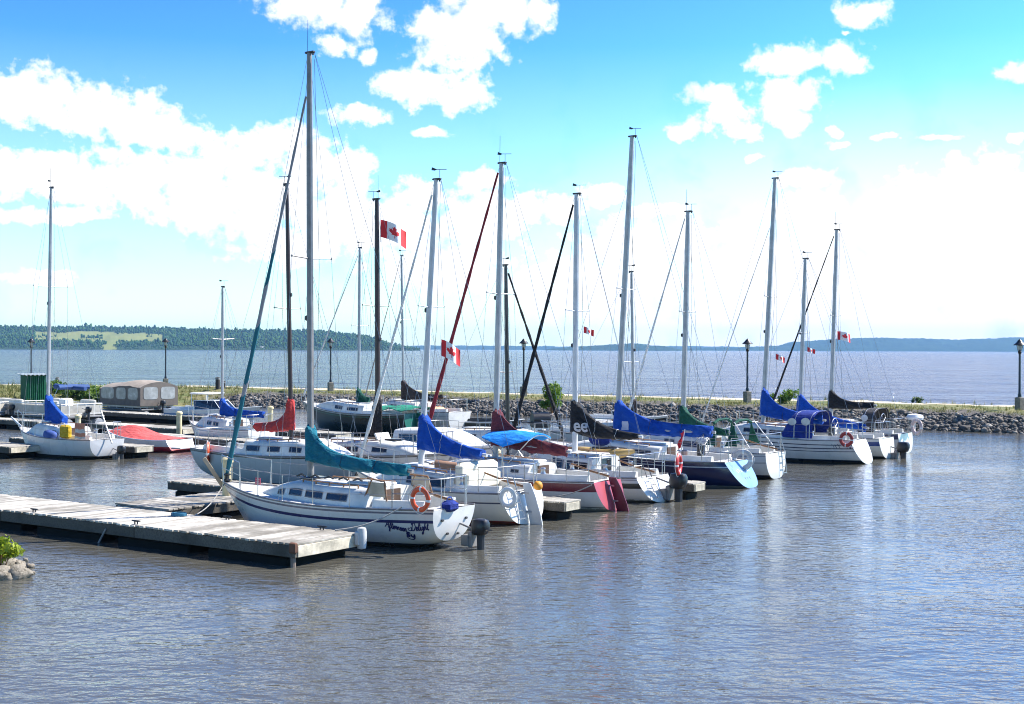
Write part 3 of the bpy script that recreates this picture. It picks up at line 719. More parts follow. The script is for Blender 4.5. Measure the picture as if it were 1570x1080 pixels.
scribble('transom_lettering', J, transmap(HJ, .50), mat('pale_transom_lettering', (.75, .8, .85), .5, var=0), (4, 5), .10)
tr = MB(); 
for k in range(3):
    f = transmap(HJ, .26, .14 - k * .14)
    tr.add([f(-.05, .05), f(.0, -.03), f(.05, .06), f(.0, .02)], [(0, 1, 2, 3)])
tr.build('transom_emblem', txJ, J, smooth=False)
cp = MB(); cp.box(f_at(FJ, 1047, 702, .5), (.22, .24, .46), 0, None, .03); cp.build('stern_locker', mat('pale_salmon_locker', (.62, .35, .26), .5), J)

# --- K
hK = hullmat('hull_white_navy_bottom', W_, [('d', .05, .08, (.25, .25, .28)), ('d', .27, .29, (.05, .05, .08)), ('z', -9, .14, (.012, .016, .03))])
K, FK, HK, sideK = sailboat('white sloop with dark green sail cover, green folded sprayhood and white lifebuoy',
    (1192, 734), 950, 1047.5, (1054, 325), B=2.5, fb=1.0, fs=.82, hull=hK, hk=dict(bs=.60, trake=.05, kt=0.0, brake=.9),
    transom=M_GEL, spar=M_ALU, mr=.085, cov=(F_GREEN, 622, 656, 1118, 664, dict(w=.14, kdec=.20, endh=.20)), jib=F_WHITE, jibr=.05, jibtop=.97,
    cab=dict(u0=.36, u1=.84, h=.46, wf=.72, windows=((.10, .32), (.42, .56)), front=.35), spread=.55, spl=.55)
a = f_at(FK, 1098, 690, 0); b = f_at(FK, 1150, 690, 0)
gd = MB()
for xx, dx in ((a.x - .25, .42), (b.x + .25, .42)):
    for sd in (1, -1):
        gd.add([(xx + dx * .5, sd * .85, 1.02), (xx - dx * .5, sd * .85, 1.02), (xx, sd * .62, 1.72), (xx + dx * .5, sd * .83, 1.02), (xx - dx * .5, sd * .83, 1.02), (xx, sd * .60, 1.72)], [(0, 1, 2), (3, 5, 4), (0, 2, 5, 3), (1, 4, 5, 2)])
    gd.tube([(xx, .62, 1.72), (xx, .3, 1.82), (xx, -.3, 1.82), (xx, -.62, 1.72)], .05, 6)
gd.build('folded_sprayhood', F_GREEN, K, smooth=False)
fr = MB()
for xx, dx in ((a.x - .1, .5), (b.x + .1, -.5)):
    for sd in (1, -1): fr.tube([(xx + dx, sd * .86, 1.0), (xx - dx * .2, sd * .7, 1.78)], .018, 5)
fr.build('sprayhood_frame', M_STEEL, K); tiller(K, HK); ladder(K, HK, -.4)

# --- N
hN = hullmat('hull_white_three_lines', W_, [('d', .13, .165, (.02, .025, .06)), ('d', .26, .295, (.02, .025, .06)), ('d', .37, .395, (.02, .025, .06)), ('z', -9, .14, (.015, .02, .03))])
N_, FN, HN, sideN = sailboat('white sloop with dark blue sprayhood, red lifebuoy and thin dark hull lines',
    (1333, 711), 1072, 1170, (1187, 274), B=2.6, fb=1.05, fs=.84, hull=hN, hk=dict(bs=.60, trake=.42, kt=0.0, brake=.9),
    transom=M_GEL, spar=M_ALU, mr=.085, cov=(F_BLUE, 598, 638, 1262, 644, dict(w=.17, kdec=.17, endh=.34)), jib=F_WHITE, jibr=.03, jibtop=.80,
    cab=dict(u0=.37, u1=.84, h=.42, wf=.70, windows=((.08, .30), (.34, .64)), front=.5), spread=.52, spl=.55)
a = f_at(FN, 1207, 660, 0); b = f_at(FN, 1262, 660, 0)
dodger(N_, HN, a.x, b.x, HN.s_(.4) + .05, .98, .98, F_NAVY, win=((.45, .60, .17, .13), (.82, .62, .17, .14)))
scribble('boat_name', N_, hullmap(FN, HN, 1287, 686), mat('dark_transom_lettering', (.03, .05, .12)), (3, 4), .12, .014)
wheel(N_, (1.3, 0, 1.25), .34)

# --- O
hO = hullmat('hull_white_blue_band', W_, [('d', .10, .26, (.015, .05, .22)), ('z', -9, .10, (.02, .022, .03))])
O_, FO, HO, sideO = sailboat('white sloop with mid blue band and black outboard behind the blue sprayhood boat',
    (1364, 703), 1128, 1226.5, (1234, 397), B=2.3, fb=.98, fs=.76, hull=hO, hk=dict(bs=.68, trake=.12, kt=0.0, brake=.8),
    transom=M_GEL, spar=M_ALU, mr=.075, cov=(F_BLUE, 606, 643, 1328, 656, dict(w=.15, kdec=.22, endh=.26)), jib=None,
    cab=dict(u0=.36, u1=.82, h=.42, wf=.7, windows=((.1, .3), (.38, .55))), spread=.55, spl=.5)
outboard(O_, f_at(FO, 1384, 680, -.3) + Vector((0, 0, -.34)), leg=.85, s_=1.35)
# --- P
hP = hullmat('hull_white_navy_sheer_band', W_, [('d', .02, .20, (.012, .02, .08)), ('z', -9, .10, (.015, .018, .03))])
P_, FP, HP, sideP = sailboat('white sloop with navy band and black sail cover, farthest right in the marina',
    (1392, 695), 1172, 1274, (1282, 353), B=2.5, fb=1.0, fs=.78, hull=hP, hk=dict(bs=.66, trake=.10, kt=0.0, brake=.9),
    transom=M_GEL, spar=M_ALU, mr=.078, cov=(F_BLACK, 599, 627, 1340, 621, dict(w=.14, kdec=.20, endh=.22)), jib=F_BLACK, jibr=.05, jibtop=.97,
    cab=dict(u0=.36, u1=.82, h=.42, wf=.7, windows=((.1, .3), (.38, .55))), spread=.55, spl=.5)
a = f_at(FP, 1322, 650, 0); b = f_at(FP, 1352, 650, 0)
dodger(P_, HP, a.x, b.x, HP.s_(.4) + .05, .95, .9, F_GREY, win=((.55, .6, .14, .13),))
wheel(P_, (1.0, 0, 1.2), .34)
ra = MB(); q = f_at(FP, 1403, 640, -.5); ra.tube([(q.x, -.5, .75), (q.x, -.5, q.z)], .03, 6); ra.lathe([(.05, -.1), (.32, -.09), (.34, 0), (.28, .1), (.05, .14)], (q.x, -.5, q.z), 16); ra.build('radar_dome', M_WHITEP, P_)

# --- Q, R : small boats on the left
hQ = hullmat('hull_dull_white', (.56, .56, .56), [('z', -9, .12, (.02, .022, .03))])
Q, FQ, HQ, sideQ = sailboat('small white sloop on the left with bunched blue sail cover and cluttered cabin top',
    (163, 704), 30, 73.5, (78, 288), B=2.1, fb=.98, fs=.72, hull=hQ, hk=dict(bs=.72, trake=-.08, kt=-.08, brake=.9),
    transom=hQ, spar=M_ALU, mr=.07, cov=(F_BLUE, 610, 648, 100, 646, dict(w=.20, kdec=.7, endh=.35)), jib=None, boom=False,
    cab=dict(u0=.34, u1=.78, h=.42, wf=.72, windows=((.1, .3),), front=.35), spread=.58, spl=.75)
outboard(Q, f_at(FQ, 186, 684, -.3) + Vector((0, 0, -.28)), leg=.8)
sp_ = MB(); e1 = f_at(FQ, 155, 630, 0); sp_.tube([f_at(FQ, 172, 680, 0), e1], .03, 6); sp_.build('boom_crutch', M_ALU, Q)
bp_ = MB(); bp_.tube([(HQ.L - .15, 0, .98), (HQ.L + .55, 0, 1.35)], [.05, .03], 6); bp_.build('bowsprit', M_WHITESPAR, Q)
hR = hullmat('hull_plain_white', W_, [('z', -9, .06, (.03, .03, .04)), ('d', .08, .10, (.3, .3, .33))])
R_, FR, HR, sideR = sailboat('small white sloop with blue sail cover between red runabout and red sail cover',
    (402, 687), 291, 341, (341, 440), B=2.1, fb=.95, fs=.75, hull=hR, hk=dict(bs=.72, trake=.0, kt=0.0),
    transom=M_GEL, spar=M_ALU, mr=.06, cov=(F_BLUE, 613, 637, 405, 636, dict(w=.14, kdec=.13, endh=.26)), jib=None,
    cab=dict(u0=.32, u1=.8, h=.42, wf=.7, windows=((.22, .38), (.44, .58)), front=.3), spread=.6, spl=.6)

# --- back row, bows towards the walkway
hB = hullmat('hull_pale_grey', (.40, .42, .42), [('d', .015, .06, (.03, .03, .03)), ('z', -9, .10, (.05, .06, .07))])
B_, FB, HB, sideB = sailboat('grey hulled sloop with red sail cover and dark brown mast, stern to the left',
    (330, 731), None, 447, (439, 283), ang=RHANG, L=6.5, B=2.4, fb=1.0, fs=.92, hull=hB, hk=dict(bs=.60, trake=-.35, kt=-.12, brake=.9),
    transom=hB, spar=M_BROWNSPAR, mr=.07, cov=(F_RED, 612, 660, 393, 654, dict(w=.16, kdec=.17, endh=.22)), jib=None,
    cab=dict(u0=.34, u1=.86, h=.42, wf=.72, windows=((.04, .2), (.30, .44), (.55, .68)), front=.45), spread=.515, spl=.55)
dm = MB(); dm.ell(f_at(FB, 415, 690, .0) + Vector((0, 0, -.05)), (.55, .45, .34)); dm.build('domed_hatch', M_GEL, B_)
Sbow = ground(694, 699, .95)
def bstern(bow, L): return Vector((bow.x, bow.y, 0)) - Vector((math.cos(RHANG), math.sin(RHANG), 0)) * L
hS = hullmat('hull_weathered_white', (.54, .53, .50), [('d', .015, .05, (.05, .05, .05)), ('z', -9, .10, (.05, .06, .07))])
S_, FS, HS, sideS = sailboat('weathered white sloop with near black mast, bow pointing right behind teal sail cover',
    None, None, 580, (577, 306), ang=RHANG, S=bstern(Sbow, 6.8), L=6.8, B=2.4, fb=1.0, fs=.85, hull=hS, hk=dict(bs=.66, kt=-.05, brake=.9),
    transom=hS, spar=M_BROWNSPAR, mr=.085, cov=(F_BLACK, 612, 664, 566, 652, dict(w=.2, kdec=.8, endh=.5)), jib=None, boom=False,
    cab=dict(u0=.30, u1=.86, h=.40, wf=.72, windows=((.30, .44), (.58, .72)), front=.4), spread=.56, spl=.6)
ht = MB(); q = f_at(FS, 590, 676, 0); rt = Matrix.Rotation(-.55, 3, 'Y'); ht.box(q, (.06, .60, .55), 0, rt, .01); ht.box(q - rt @ Vector((.035, 0, 0)), (.012, .46, .42), 1, rt)
ht.build('open_hatch', [M_WHITEP, M_GLASS], S_)
Hbow = ground(868, 676, .95)
H_, FH, HH, sideH = sailboat('white sloop with black mast and black furled jib behind the maroon sail cover',
    None, None, 779, (775, 407), ang=RHANG, S=bstern(Hbow, 6.2), L=6.2, B=2.3, fb=1.0, fs=.8, hull=hS, hk=dict(bs=.66, kt=-.05),
    transom=hS, spar=M_BLACKSPAR, mr=.075, cov=None, jib=F_BLACK, jibr=.075, jibtop=.95,
    cab=dict(u0=.30, u1=.84, h=.42, wf=.72, windows=((.1, .3), (.4, .55)), front=.4), spread=.35, spl=.4)
L_, FL, HL, sideL = sailboat('white sloop with brown sail cover beside the top of the long blue cover',
    None, None, 972, (968, 417), ang=RHANG, S=bstern(Vector((6.6, 50, 0)), 6.3), L=6.3, B=2.3, fb=1.0, fs=.8, hull=hS, hk=dict(bs=.66, kt=-.05),
    transom=hS, spar=M_ALU, mr=.06, cov=(F_BROWN, 612, 650, 958, 647, dict(w=.2, kdec=.8, endh=.5)), jib=None, boom=False,
    cab=dict(u0=.30, u1=.84, h=.42, wf=.72, windows=((.1, .3), (.4, .55)), front=.4), spread=.4, spl=.6)
hC = hullmat('hull_black_green', (.010, .020, .018), [('d', .015, .05, (.35, .38, .36)), ('d', .12, .15, (.02, .10, .07)), ('z', -9, .05, (.03, .03, .03))])
C_, FC, HC, sideC = sailboat('dark hulled sloop with green sail cover and bright green awning near the rocks',
    (640, 668), 462, 550, (551, 380), B=2.8, fb=1.45, fs=1.05, hull=hC, hk=dict(bs=.62, trake=.1, kt=0.0, brake=1.2, dip=.16),
    transom=mat('green_transom', (.01, .13, .085), .4, var=.2), spar=M_ALU, mr=.075, cov=(F_GREEN, 598, 622, 568, 616, dict(w=.2, kdec=.35, endh=.4)), jib=F_WHITE, jibr=.045, jibtop=.95,
    cab=dict(u0=.34, u1=.80, h=.42, wf=.7, windows=((.1, .3), (.4, .55)), front=.4), spread=.5, spl=.6)
a = f_at(FC, 592, 622, 0); b = f_at(FC, 646, 622, 0)
bimini(C_, a.x, b.x, a.z - .05, 1.0, F_BGREEN, 1.1, droop=.12)
rudder(C_, HC, mat('green_transom', (.01, .13, .085)), w=.4)
hE = hullmat('hull_white_thin_line', W_, [('d', .16, .19, (.3, .3, .33)), ('z', -9, .05, (.05, .05, .06))])
E_, FE, HE, sideE = sailboat('white sloop with dark brown sail cover moored close to the rock wall',
    (703, 663), None, 619, (615, 392), L=6.4, B=2.5, fb=1.1, fs=1.0, hull=hE, hk=dict(bs=.7, trake=-.1, kt=-.08),
    transom=M_GEL, spar=M_ALU, mr=.065, cov=(F_BROWN, 584, 613, 680, 608, dict(w=.14, kdec=.28, endh=.2, sag=.12)), jib=M_ALUD, jibr=.03, jibtop=.97,
    cab=dict(u0=.34, u1=.80, h=.46, wf=.7, windows=((.1, .3), (.4, .55)), front=.4), spread=.56, spl=.6)
ob = MB(); ob.box(f_at(FE, 664, 632, 0), (.9, 1.2, .5), 0, None, .12); ob.build('orange_hood', mat('pale_orange_canvas', (.75, .38, .22), .8), E_)
# black cover lettering on I
cv = [o for o in I.children if o.name.startswith('sail_cover')][0]
# shrink the letters on to the cloth: cast towards the boat's centre plane
def on_cover(cv, F, px, py):
    from mathutils.bvhtree import BVHTree
    me = cv.data; bvh = BVHTree.FromPolygons([v.co.copy() for v in me.vertices], [tuple(p.vertices) for p in me.polygons])
    c = f_at(F, px, py, .15)
    def fn(x, y):
        o = Vector((c.x - x, 3, c.z + y)); h = bvh.ray_cast(o, Vector((0, -1, 0)))
        return (h[0] + Vector((0, .012, 0))) if h[0] else Vector((c.x - x, .12, c.z + y))
    return fn
text_mesh('ee', .52, on_cover(cv, FI, 890, 662), mat('silver_lettering', (.42, .42, .44), .6, var=0), 'cover_lettering', cv, bold=.012)
cvj = [o for o in J.children if o.name.startswith('sail_cover')][0]
fj = on_cover(cvj, FJ, 957, 653); pm = MB(); pm.grid([[fj(-.10 + .04 * i, -.14 + .04 * j) for i in range(7)] for j in range(8)]); pm.build('cover_patch', mat('pale_patch', (.5, .5, .62), .7), cvj)
# ------------------------------------------------------------------ things on and around the sailboats
def hang(F, px, py, y, label, **kw): return lifebuoy(F, f_at(F, px, py, y), label, **kw)
hang(FA, 645, 766, 1.02, 'orange lifebuoy with white bands on the stern rail of the nearest boat', R=.205, r=.052)
hang(FF, 780, 763, 1.02, 'plain white lifebuoy on the rail beside the white rudder', m=M_WHITEP, R=.19, r=.055)
hang(FB, 319, 694, -.88, 'orange red lifebuoy seen edge on at the stern of the grey hulled sloop', R=.27, r=.075, rz=PI / 2 - RHANG + .2)
hang(FI, 1041, 712, .0, 'red lifebuoy seen edge on above the black outboard of the black band boat', m=M_RED, R=.24, r=.065, rz=PI / 2 - HANG - .35)
hang(FJ, 1139, 705, -.2, 'whitish lifebuoy on the stern of the navy blue sloop', m=mat('aged_white_foam', (.62, .56, .52), .7), R=.245, r=.075, rz=.3)
hang(FN, 1298, 674, 1.08, 'dark red lifebuoy on the rail of the boat with the dark blue sprayhood', m=mat('dark_red_foam', (.42, .05, .04), .6), R=.21, r=.06)
hang(FP, 1406, 655, .1, 'pale pinkish lifebuoy at the farthest right stern', m=mat('pale_pink_foam', (.72, .55, .50), .7), R=.26, r=.07, rz=PI / 2 - HANG + .4)

def flag_at(px, py, d, w, h, label, **kw):
    flag(Vector((xpx(px, d), d, zpx(px, py, d))), w, h, label, **kw)
flag_at(583, 351, FS.d(FS.t(580)), .86, .54, 'largest maple leaf flag, high beside the near black mast', droop=.34, wav=.19, ph=.8)
flag_at(676.5, 534, 31.2, .50, .40, 'maple leaf flag flying across the dark red furled sail', droop=.45, wav=.15, ph=1)
flag_at(895, 506, 34.5, .30, .17, 'small crumpled maple leaf flag right of the black cover mast', droop=.3, wav=.16, ph=2)
flag_at(1284, 515, 51.8, .62, .34, 'maple leaf flag beside the rightmost mast against the far hill', droop=.15, wav=.15, ph=.4)
flag_at(1190, 547.5, 47.0, .38, .20, 'tiny maple leaf flag just right of the tall right mast, low over the lake', droop=.32, wav=.14, ph=1.4)
flag_at(1238, 536, 50.0, .34, .17, 'tiny maple leaf flag between the two rightmost masts', droop=.28, wav=.15, ph=2.6)
fo = empty('flag', FJ.world(f_at(FJ, 1044, 690, .5)), .3, 'limp red ensign on a slanted staff at the navy boat', 'flag', 'red and white maple leaf flags flying from the rigging')
mb = MB(); mb.tube([(0, 0, -.1), (.14, 0, .62)], .012, 6); mb.build('flag_staff', M_WHITEP, fo)
mb = MB(); mb.grid([[Vector((.13 - .03 * i + .05 * math.sin(j * 1.3) * i / 4 - .045 * j * .5, .03 * math.sin(i * 2 + j * .7), .58 - .085 * j - .02 * i)) for i in range(5)] for j in range(7)]); mb.build('flag_cloth', mat('flag_red', (.68, .03, .035)), fo)

def put(name, F, p, label, cat, group=None, rz=0): return empty(name, F.world(p), F.ang + rz, label, cat, group)
o = put('stern_bag', FA, f_at(FA, 690, 783, .15), 'royal blue fabric bag on the stern deck of the nearest boat', 'bag')
mb = MB(); mb.box((0, 0, .09), (.26, .34, .22), 0, None, .06); mb.build('bag_body', F_NAVY, o); mb = MB(); mb.tube([(0, -.1, .2), (0, -.05, .27), (0, .05, .27), (0, .1, .2)], .012, 5); mb.build('bag_handle', F_BLUE, o)
o = put('sale_sign', FA, f_at(FA, 396, 742, .35), 'small red sign on the foredeck rail of the nearest boat', 'sign')
mb = MB(); mb.box((0, 0, .06), (.17, .012, .15)); mb.build('sign_board', mat('faded_red_board', (.42, .06, .10), .6), o)
mb = MB(); [mb.box((0, .008, .10 - .045 * k), (.13 - .03 * (k == 1), .004, .016)) for k in range(3)]; mb.build('sign_lettering', mat('pale_pink_lettering', (.62, .28, .32), .6), o)
def lump(name, F, p, d, m, label, cat, seed=0, rz=0, sub='fabric_bundle'):
    o = put(name, F, p, label, cat, None, rz); mb = MB(); rows = []
    for i in range(13):
        a = -PI / 2 * .98 + PI * .98 * i / 12
        rows.append([Vector((d[0] * math.cos(a) ** .7 * math.cos(2 * PI * k / 18), d[1] * math.cos(a) ** .7 * math.sin(2 * PI * k / 18), d[2] * math.sin(a) + d[2])) for k in range(18)])
    rows = [[p_ * (1 + .22 * noise.noise(p_ * 3.0 + Vector((seed, 0, 0)))) for p_ in r] for r in rows]
    mb.grid(rows, True, 0, True, True); mb.build(sub, m, o); return o
lump('tarp_bundle', FQ, f_at(FQ, 77, 676, .85), (.34, .2, .2), mat('faded_blue_tarp', (.05, .10, .33), .8, bump=.4), 'crumpled faded blue tarp on the side deck of the small left sloop', 'tarp', 3)
o = put('yellow_bag', FQ, f_at(FQ, 101, 673, .9), 'bright yellow square bag on the cabin side of the small left sloop', 'bag')
mb = MB(); mb.box((0, 0, .26), (.50, .2, .50), 0, None, .06); mb.build('bag_body', F_YEL, o); mb = MB(); mb.tube([(-.15, .1, .46), (-.1, .12, .58), (.1, .12, .58), (.15, .1, .46)], .015, 5); mb.build('bag_handle', mat('cream_strap', (.7, .62, .4), .7), o)
o = put('printed_towel', FQ, f_at(FQ, 123, 674, .92), 'orange and white striped towel hung beside the yellow bag', 'towel')
mb = MB(); mb.grid([[Vector((.30 - .06 * i, .02 * math.sin(i * 1.2 + j), .58 - .07 * j + .015 * math.sin(i))) for i in range(11)] for j in range(9)])
for fi in range(len(mb.f)): mb.m[fi] = (1 if (fi // 10) in (3, 4, 7) else 0)
mb.build('towel_cloth', [mat('orange_print', (.70, .26, .15), .85, vscale=9), mat('pale_print', (.72, .62, .55), .85, vscale=9)], o)
lump('white_fender', FQ, f_at(FQ, 90, 655, -.3), (.16, .16, .16), M_WHITEP, 'round white fender lying on the cabin top of the small left sloop', 'fender', 1, sub='fender_body')
lump('orange_float', FF, f_at(FF, 826, 752, -.3), (.11, .11, .10), mat('orange_foam', (.75, .30, .02), .6), 'small orange float on the stern rail above the white rudder', 'float', 2, sub='float_body')
o = put('kayak', FI, f_at(FI, 928, 696, -1.3), 'dull yellow kayak lying behind the white cabin of the black band boat', 'kayak')
mb = MB(); mb.grid([[Vector((1.0 - 2 * i / 16, .26 * math.sin(PI * min(1, max(.02, i / 16))) ** .6 * math.cos(a), .17 * math.sin(PI * max(.02, min(.98, i / 16))) ** .5 * math.sin(a) + .12 * abs(i / 8 - 1) ** 2)) for a in [2 * PI * k / 12 for k in range(12)]] for i in range(17)], True, 0, True, True); mb.build('kayak_hull', mat('pale_yellow_polyethylene', (.50, .34, .12), .5), o)
mb = MB(); mb.tube([(.45 * math.cos(t), .2 * math.sin(t), .17) for t in [2 * PI * i / 16 for i in range(17)]], .025, 5); mb.build('cockpit_rim', M_BLACK, o)
lump('blue_tarp_bundle', FI, f_at(FI, 921, 684, -2.2), (.36, .3, .28), F_NAVY, 'dark blue tarp bundle standing behind the black lettered cover', 'tarp', 5)

# ------------------------------------------------------------------ motor boats
def motorboat(name, label, S, ang, L, B, fb, fs, hull, cat='motorboat', hk={}, ck=(.05, .5), cover=None, shield=None, top=None, motor=None, deckm=M_GEL, stripe=None, cuddy=None):
    F = Frame(S, ang); H = Hull(L, B, fb, fs, **{**dict(bs=.9, kt=.1, k=.3, brake=.8, umax=.4, full=2.3, p=.5), **hk})
    root = empty(name, F.S, ang, label, cat, 'motorboats in the marina')
    H.build(root, hull); H.deck(root, deckm, ck=ck, depth=.3); H.rail(root, M_WHITEP, .03)
    if cuddy:
        c, sd = cabin(root, H, mt=M_GEL, hatch=False, rails=False, **cuddy)
    if shield:
        u0, u1, h, w = shield; mb = MB(); x0, x1 = L * u0, L * u1; z = H.s_(u0) + .02; b = w
        base = [Vector((x0, b, z)), Vector((x1 - .2, b * .85, z + .03)), Vector((x1, b * .5, z + .05)), Vector((x1 + .05, 0, z + .05))]
        tp = [Vector((x0 - .1, b * .9, z + h)), Vector((x1 - .65, b * .75, z + h)), Vector((x1 - .5, b * .45, z + h)), Vector((x1 - .48, 0, z + h))]
        mir = lambda L_: L_ + [Vector((p.x, -p.y, p.z)) for p in L_[-2::-1]]
        mb.grid([mir(base), mir(tp)]); w_ = mb.build('windscreen', M_GLASS, root, smooth=False)
        g = MB(); g.tube(mir(tp), .022, 5)
        for p, q in zip(mir(base), mir(tp)): g.tube([p, q], .018, 5)
        g.build('windscreen_frame', M_WHITEP, w_)
    if top:
        x0, x1, z, w = top; t = MB(); t.box(((x0 + x1) / 2, 0, z), (x1 - x0, w * 2, .10), 0, None, .05); ht = t.build('hard_top', M_WHITEP, root)
        for sd in (1, -1):
            for x in (x0 + .1, x1 - .15): g = MB(); g.tube([(x, sd * w * .95, H.s_(.3)), (x, sd * w * .9, z)], .025, 5); g.build('top_post', M_WHITEP, ht)
    if motor: outboard(root, Vector((-.35, 0, H.s_(0) * .75)), leg=.9, col=motor)
    return root, F, H

# runabout under a red cover
hv = hullmat('hull_white_red_bottom', W_, [('z', -9, .22, (.36, .02, .035))])
V, FV, HV = motorboat('runabout', 'white runabout with red bottom under a faded red cover sloping to its stern', ground(284, 693), HANG + .12, 4.3, 1.8, .74, .46, hv, ck=None, hk=dict(trake=.3, bs=.82))
mb = MB(); rows = []
for i in range(25):
    f = i / 24; u = lerp(.09, .93, f); pk = .32 * math.exp(-((f - .62) / .26) ** 2) + .10 * sm(0, .2, f); r = []
    for j in range(13):
        g = 2 * j / 12 - 1; b = HV.b(u) * .98
        r.append(Vector((HV.x(u, 1), g * b, HV.s_(u) + .03 + (pk * (1 - abs(g) ** 1.4)) * sm(1.0, .9, f) + .02 * noise.noise(Vector((f * 7, g * 3, 0))))))
    rows.append(r)
mb.grid(rows); mb.build('boat_cover', F_SALMON, V, ang=80)
pl = MB(); pl.box((-.25, 0, .2), (.5, 1.6, .07), 0, None, .02); pl.build('swim_platform', M_GEL, V)
# white cuddy cruiser with a hard top
hm = hullmat('hull_white_blue_line', W_, [('d', .2, .26, (.1, .2, .35))])
motorboat('cuddy_cruiser', 'white cuddy motorboat with small hard top and sloping bluish windscreen', ground(268, 647), RHANG + .25, 5.6, 2.2, .95, .75, hm, shield=(.34, .66, .50, .85), top=(1.5, 2.8, 1.62, .75), motor=M_DARK, ck=(.05, .45))
# grey cruiser behind the blue cover, bow to the right
hg = hullmat('hull_grey_white', (.55, .56, .57), [('d', .06, .10, (.08, .09, .1)), ('z', -9, .08, (.06, .06, .07))])
motorboat('cabin_cruiser', 'pale grey cabin cruiser with dark side windows behind the royal blue sail cover', Vector((-4.9, 45.0, 0)), RHANG, 6.0, 2.3, 1.05, .85, hg, cuddy=dict(u0=.30, u1=.78, h=.62, wf=.8, windows=((.08, .42), (.46, .66)), front=.6, wv=(.40, .82)), ck=(.05, .28))
# small speedboat by the rocks
hs_ = hullmat('hull_white_black_stripe', W_, [('d', .10, .24, (.015, .015, .018))])
motorboat('speedboat', 'small white speedboat with black stripe floating near the rock wall', ground(900, 657), RHANG + .35, 4.2, 1.8, .72, .60, hs_, shield=(.36, .6, .36, .6), motor=M_DARK, ck=(.05, .42))
# dark skiff with a pale registration on the bow
hd = hullmat('hull_black_skiff', (.015, .016, .018), [('d', .0, .04, (.1, .1, .1))])
D_, FD, HD = motorboat('skiff', 'low black skiff with pale registration letters beside the white stern near the rocks', ground(708, 661), RHANG + .4, 3.2, 1.4, .62, .5, hd, ck=(.1, .8), deckm=M_DARK)
rg = MB(); rf = lambda x, y: HD.side(2.25 + x, .34 + y, -1, .012); rg.grid([[rf(-.42 + .07 * i, -.16 + .16 * j) for i in range(13)] for j in range(3)]); rg.build('registration_panel', mat('pale_panel', (.66, .68, .70), .5), D_)
text_mesh('E150', .26, lambda x, y: HD.side(2.25 + x * 1.05, .25 + y, -1, .022), mat('black_lettering', (.02, .02, .025), .5, var=0), 'registration', D_, bold=.012)
# a moulded cabin boat whose stern juts in at the left edge
hz = hullmat('hull_white_left', W_, [('z', -9, .1, (.2, .2, .22))])

# pontoon boats
def pontoon(label, S, ang, L, W, enclosed):
    o = empty('pontoon_boat', S, ang, label, 'pontoon boat', 'pontoon boats by the grassy bank')
    for sd in (1, -1):
        mb = MB(); mb.tube([(-.1, sd * W * .36, .12), (.1, sd * W * .36, .12), (L * .86, sd * W * .36, .12), (L * .96, sd * W * .36, .2), (L * 1.02, sd * W * .36, .34)], [.27, .32, .32, .22, .04], 12); mb.build('pontoon_float', M_ALU, o)
    mb = MB(); mb.box((L * .48, 0, .50), (L * .98, W, .09), 0, None, .02); mb.build('deck', mat('grey_carpet', (.22, .22, .22), .9), o)
    pm = mat('pontoon_panel', (.45, .42, .36) if enclosed else (.34, .33, .33), .5)
    for (x0, x1, y0, y1) in ((.15, L * .92, W / 2 - .04, W / 2 - .04), (.15, L * .92, -W / 2 + .04, -W / 2 + .04), (.15, .15, -W / 2 + .04, W / 2 - .04), (L * .92, L * .92, -W / 2 + .04, W / 2 - .04)):
        mb = MB(); mb.box(((x0 + x1) / 2, (y0 + y1) / 2, .84), (abs(x1 - x0) + .03, abs(y1 - y0) + .03, .48)); f = mb.build('fence_panel', pm, o, smooth=False)
        g = MB(); n = 5
        for k in range(n + 1): q = Vector((lerp(x0, x1, k / n), lerp(y0, y1, k / n), 0)); g.tube([q + Vector((0, 0, .55)), q + Vector((0, 0, 1.18))], .022, 5)
        g.tube([(x0, y0, 1.16), (x1, y1, 1.16)], .028, 6); g.tube([(x0, y0, .66), (x1, y1, .66)], .02, 5); g.build('fence_rail', M_WHITEP, f)
    for k, x in enumerate((L * .2, L * .74)):
        for sd in (1, -1):
            if enclosed and sd > 0: continue
            mb = MB(); mb.box((x, sd * W * .32, .80), (1.3, .6, .42), 0, None, .08); mb.box((x, sd * W * .44, 1.10), (1.3, .16, .5), 0, None, .06); mb.build('bench_seat', mat('cream_vinyl', (.66, .62, .54), .5), o)
    mb = MB(); mb.box((L * .45, -W * .3, .95), (.6, .55, .85), 0, None, .08); mb.build('helm_console', M_WHITEP, o)
    outboard(o, Vector((-.45, 0, .75)), leg=1.0)
    return o
p = ground(243, 641); 
PB = pontoon('pontoon boat fully enclosed by a tan canvas canopy with clear windows', p, HANG - .10, 4.7, 2.3, True)
mb = MB(); rows = []
for i in range(17):
    f = i / 16; x = lerp(-.1, 4.3, f); zz = 2.06 + .14 * math.sin(PI * min(1, f * 1.25)) - .12 * f
    rows.append([Vector((x, 1.27 * g, zz - .26 * abs(g) ** 2.4 + .05 * (1 - abs(g)) + .02 * noise.noise(Vector((f * 9, g * 3, 1))) - .04 * abs(math.sin(f * 4 * PI)) * abs(g) ** 2)) for g in [2 * j / 12 - 1 for j in range(13)]])
mb.grid(rows); cn = mb.build('canopy_top', M_TAN, PB, ang=80)
win = mat('canopy_vinyl', (.34, .34, .33), .25)
tand = mat('brown_canvas_wall', (.15, .125, .105), .85, bump=.2)
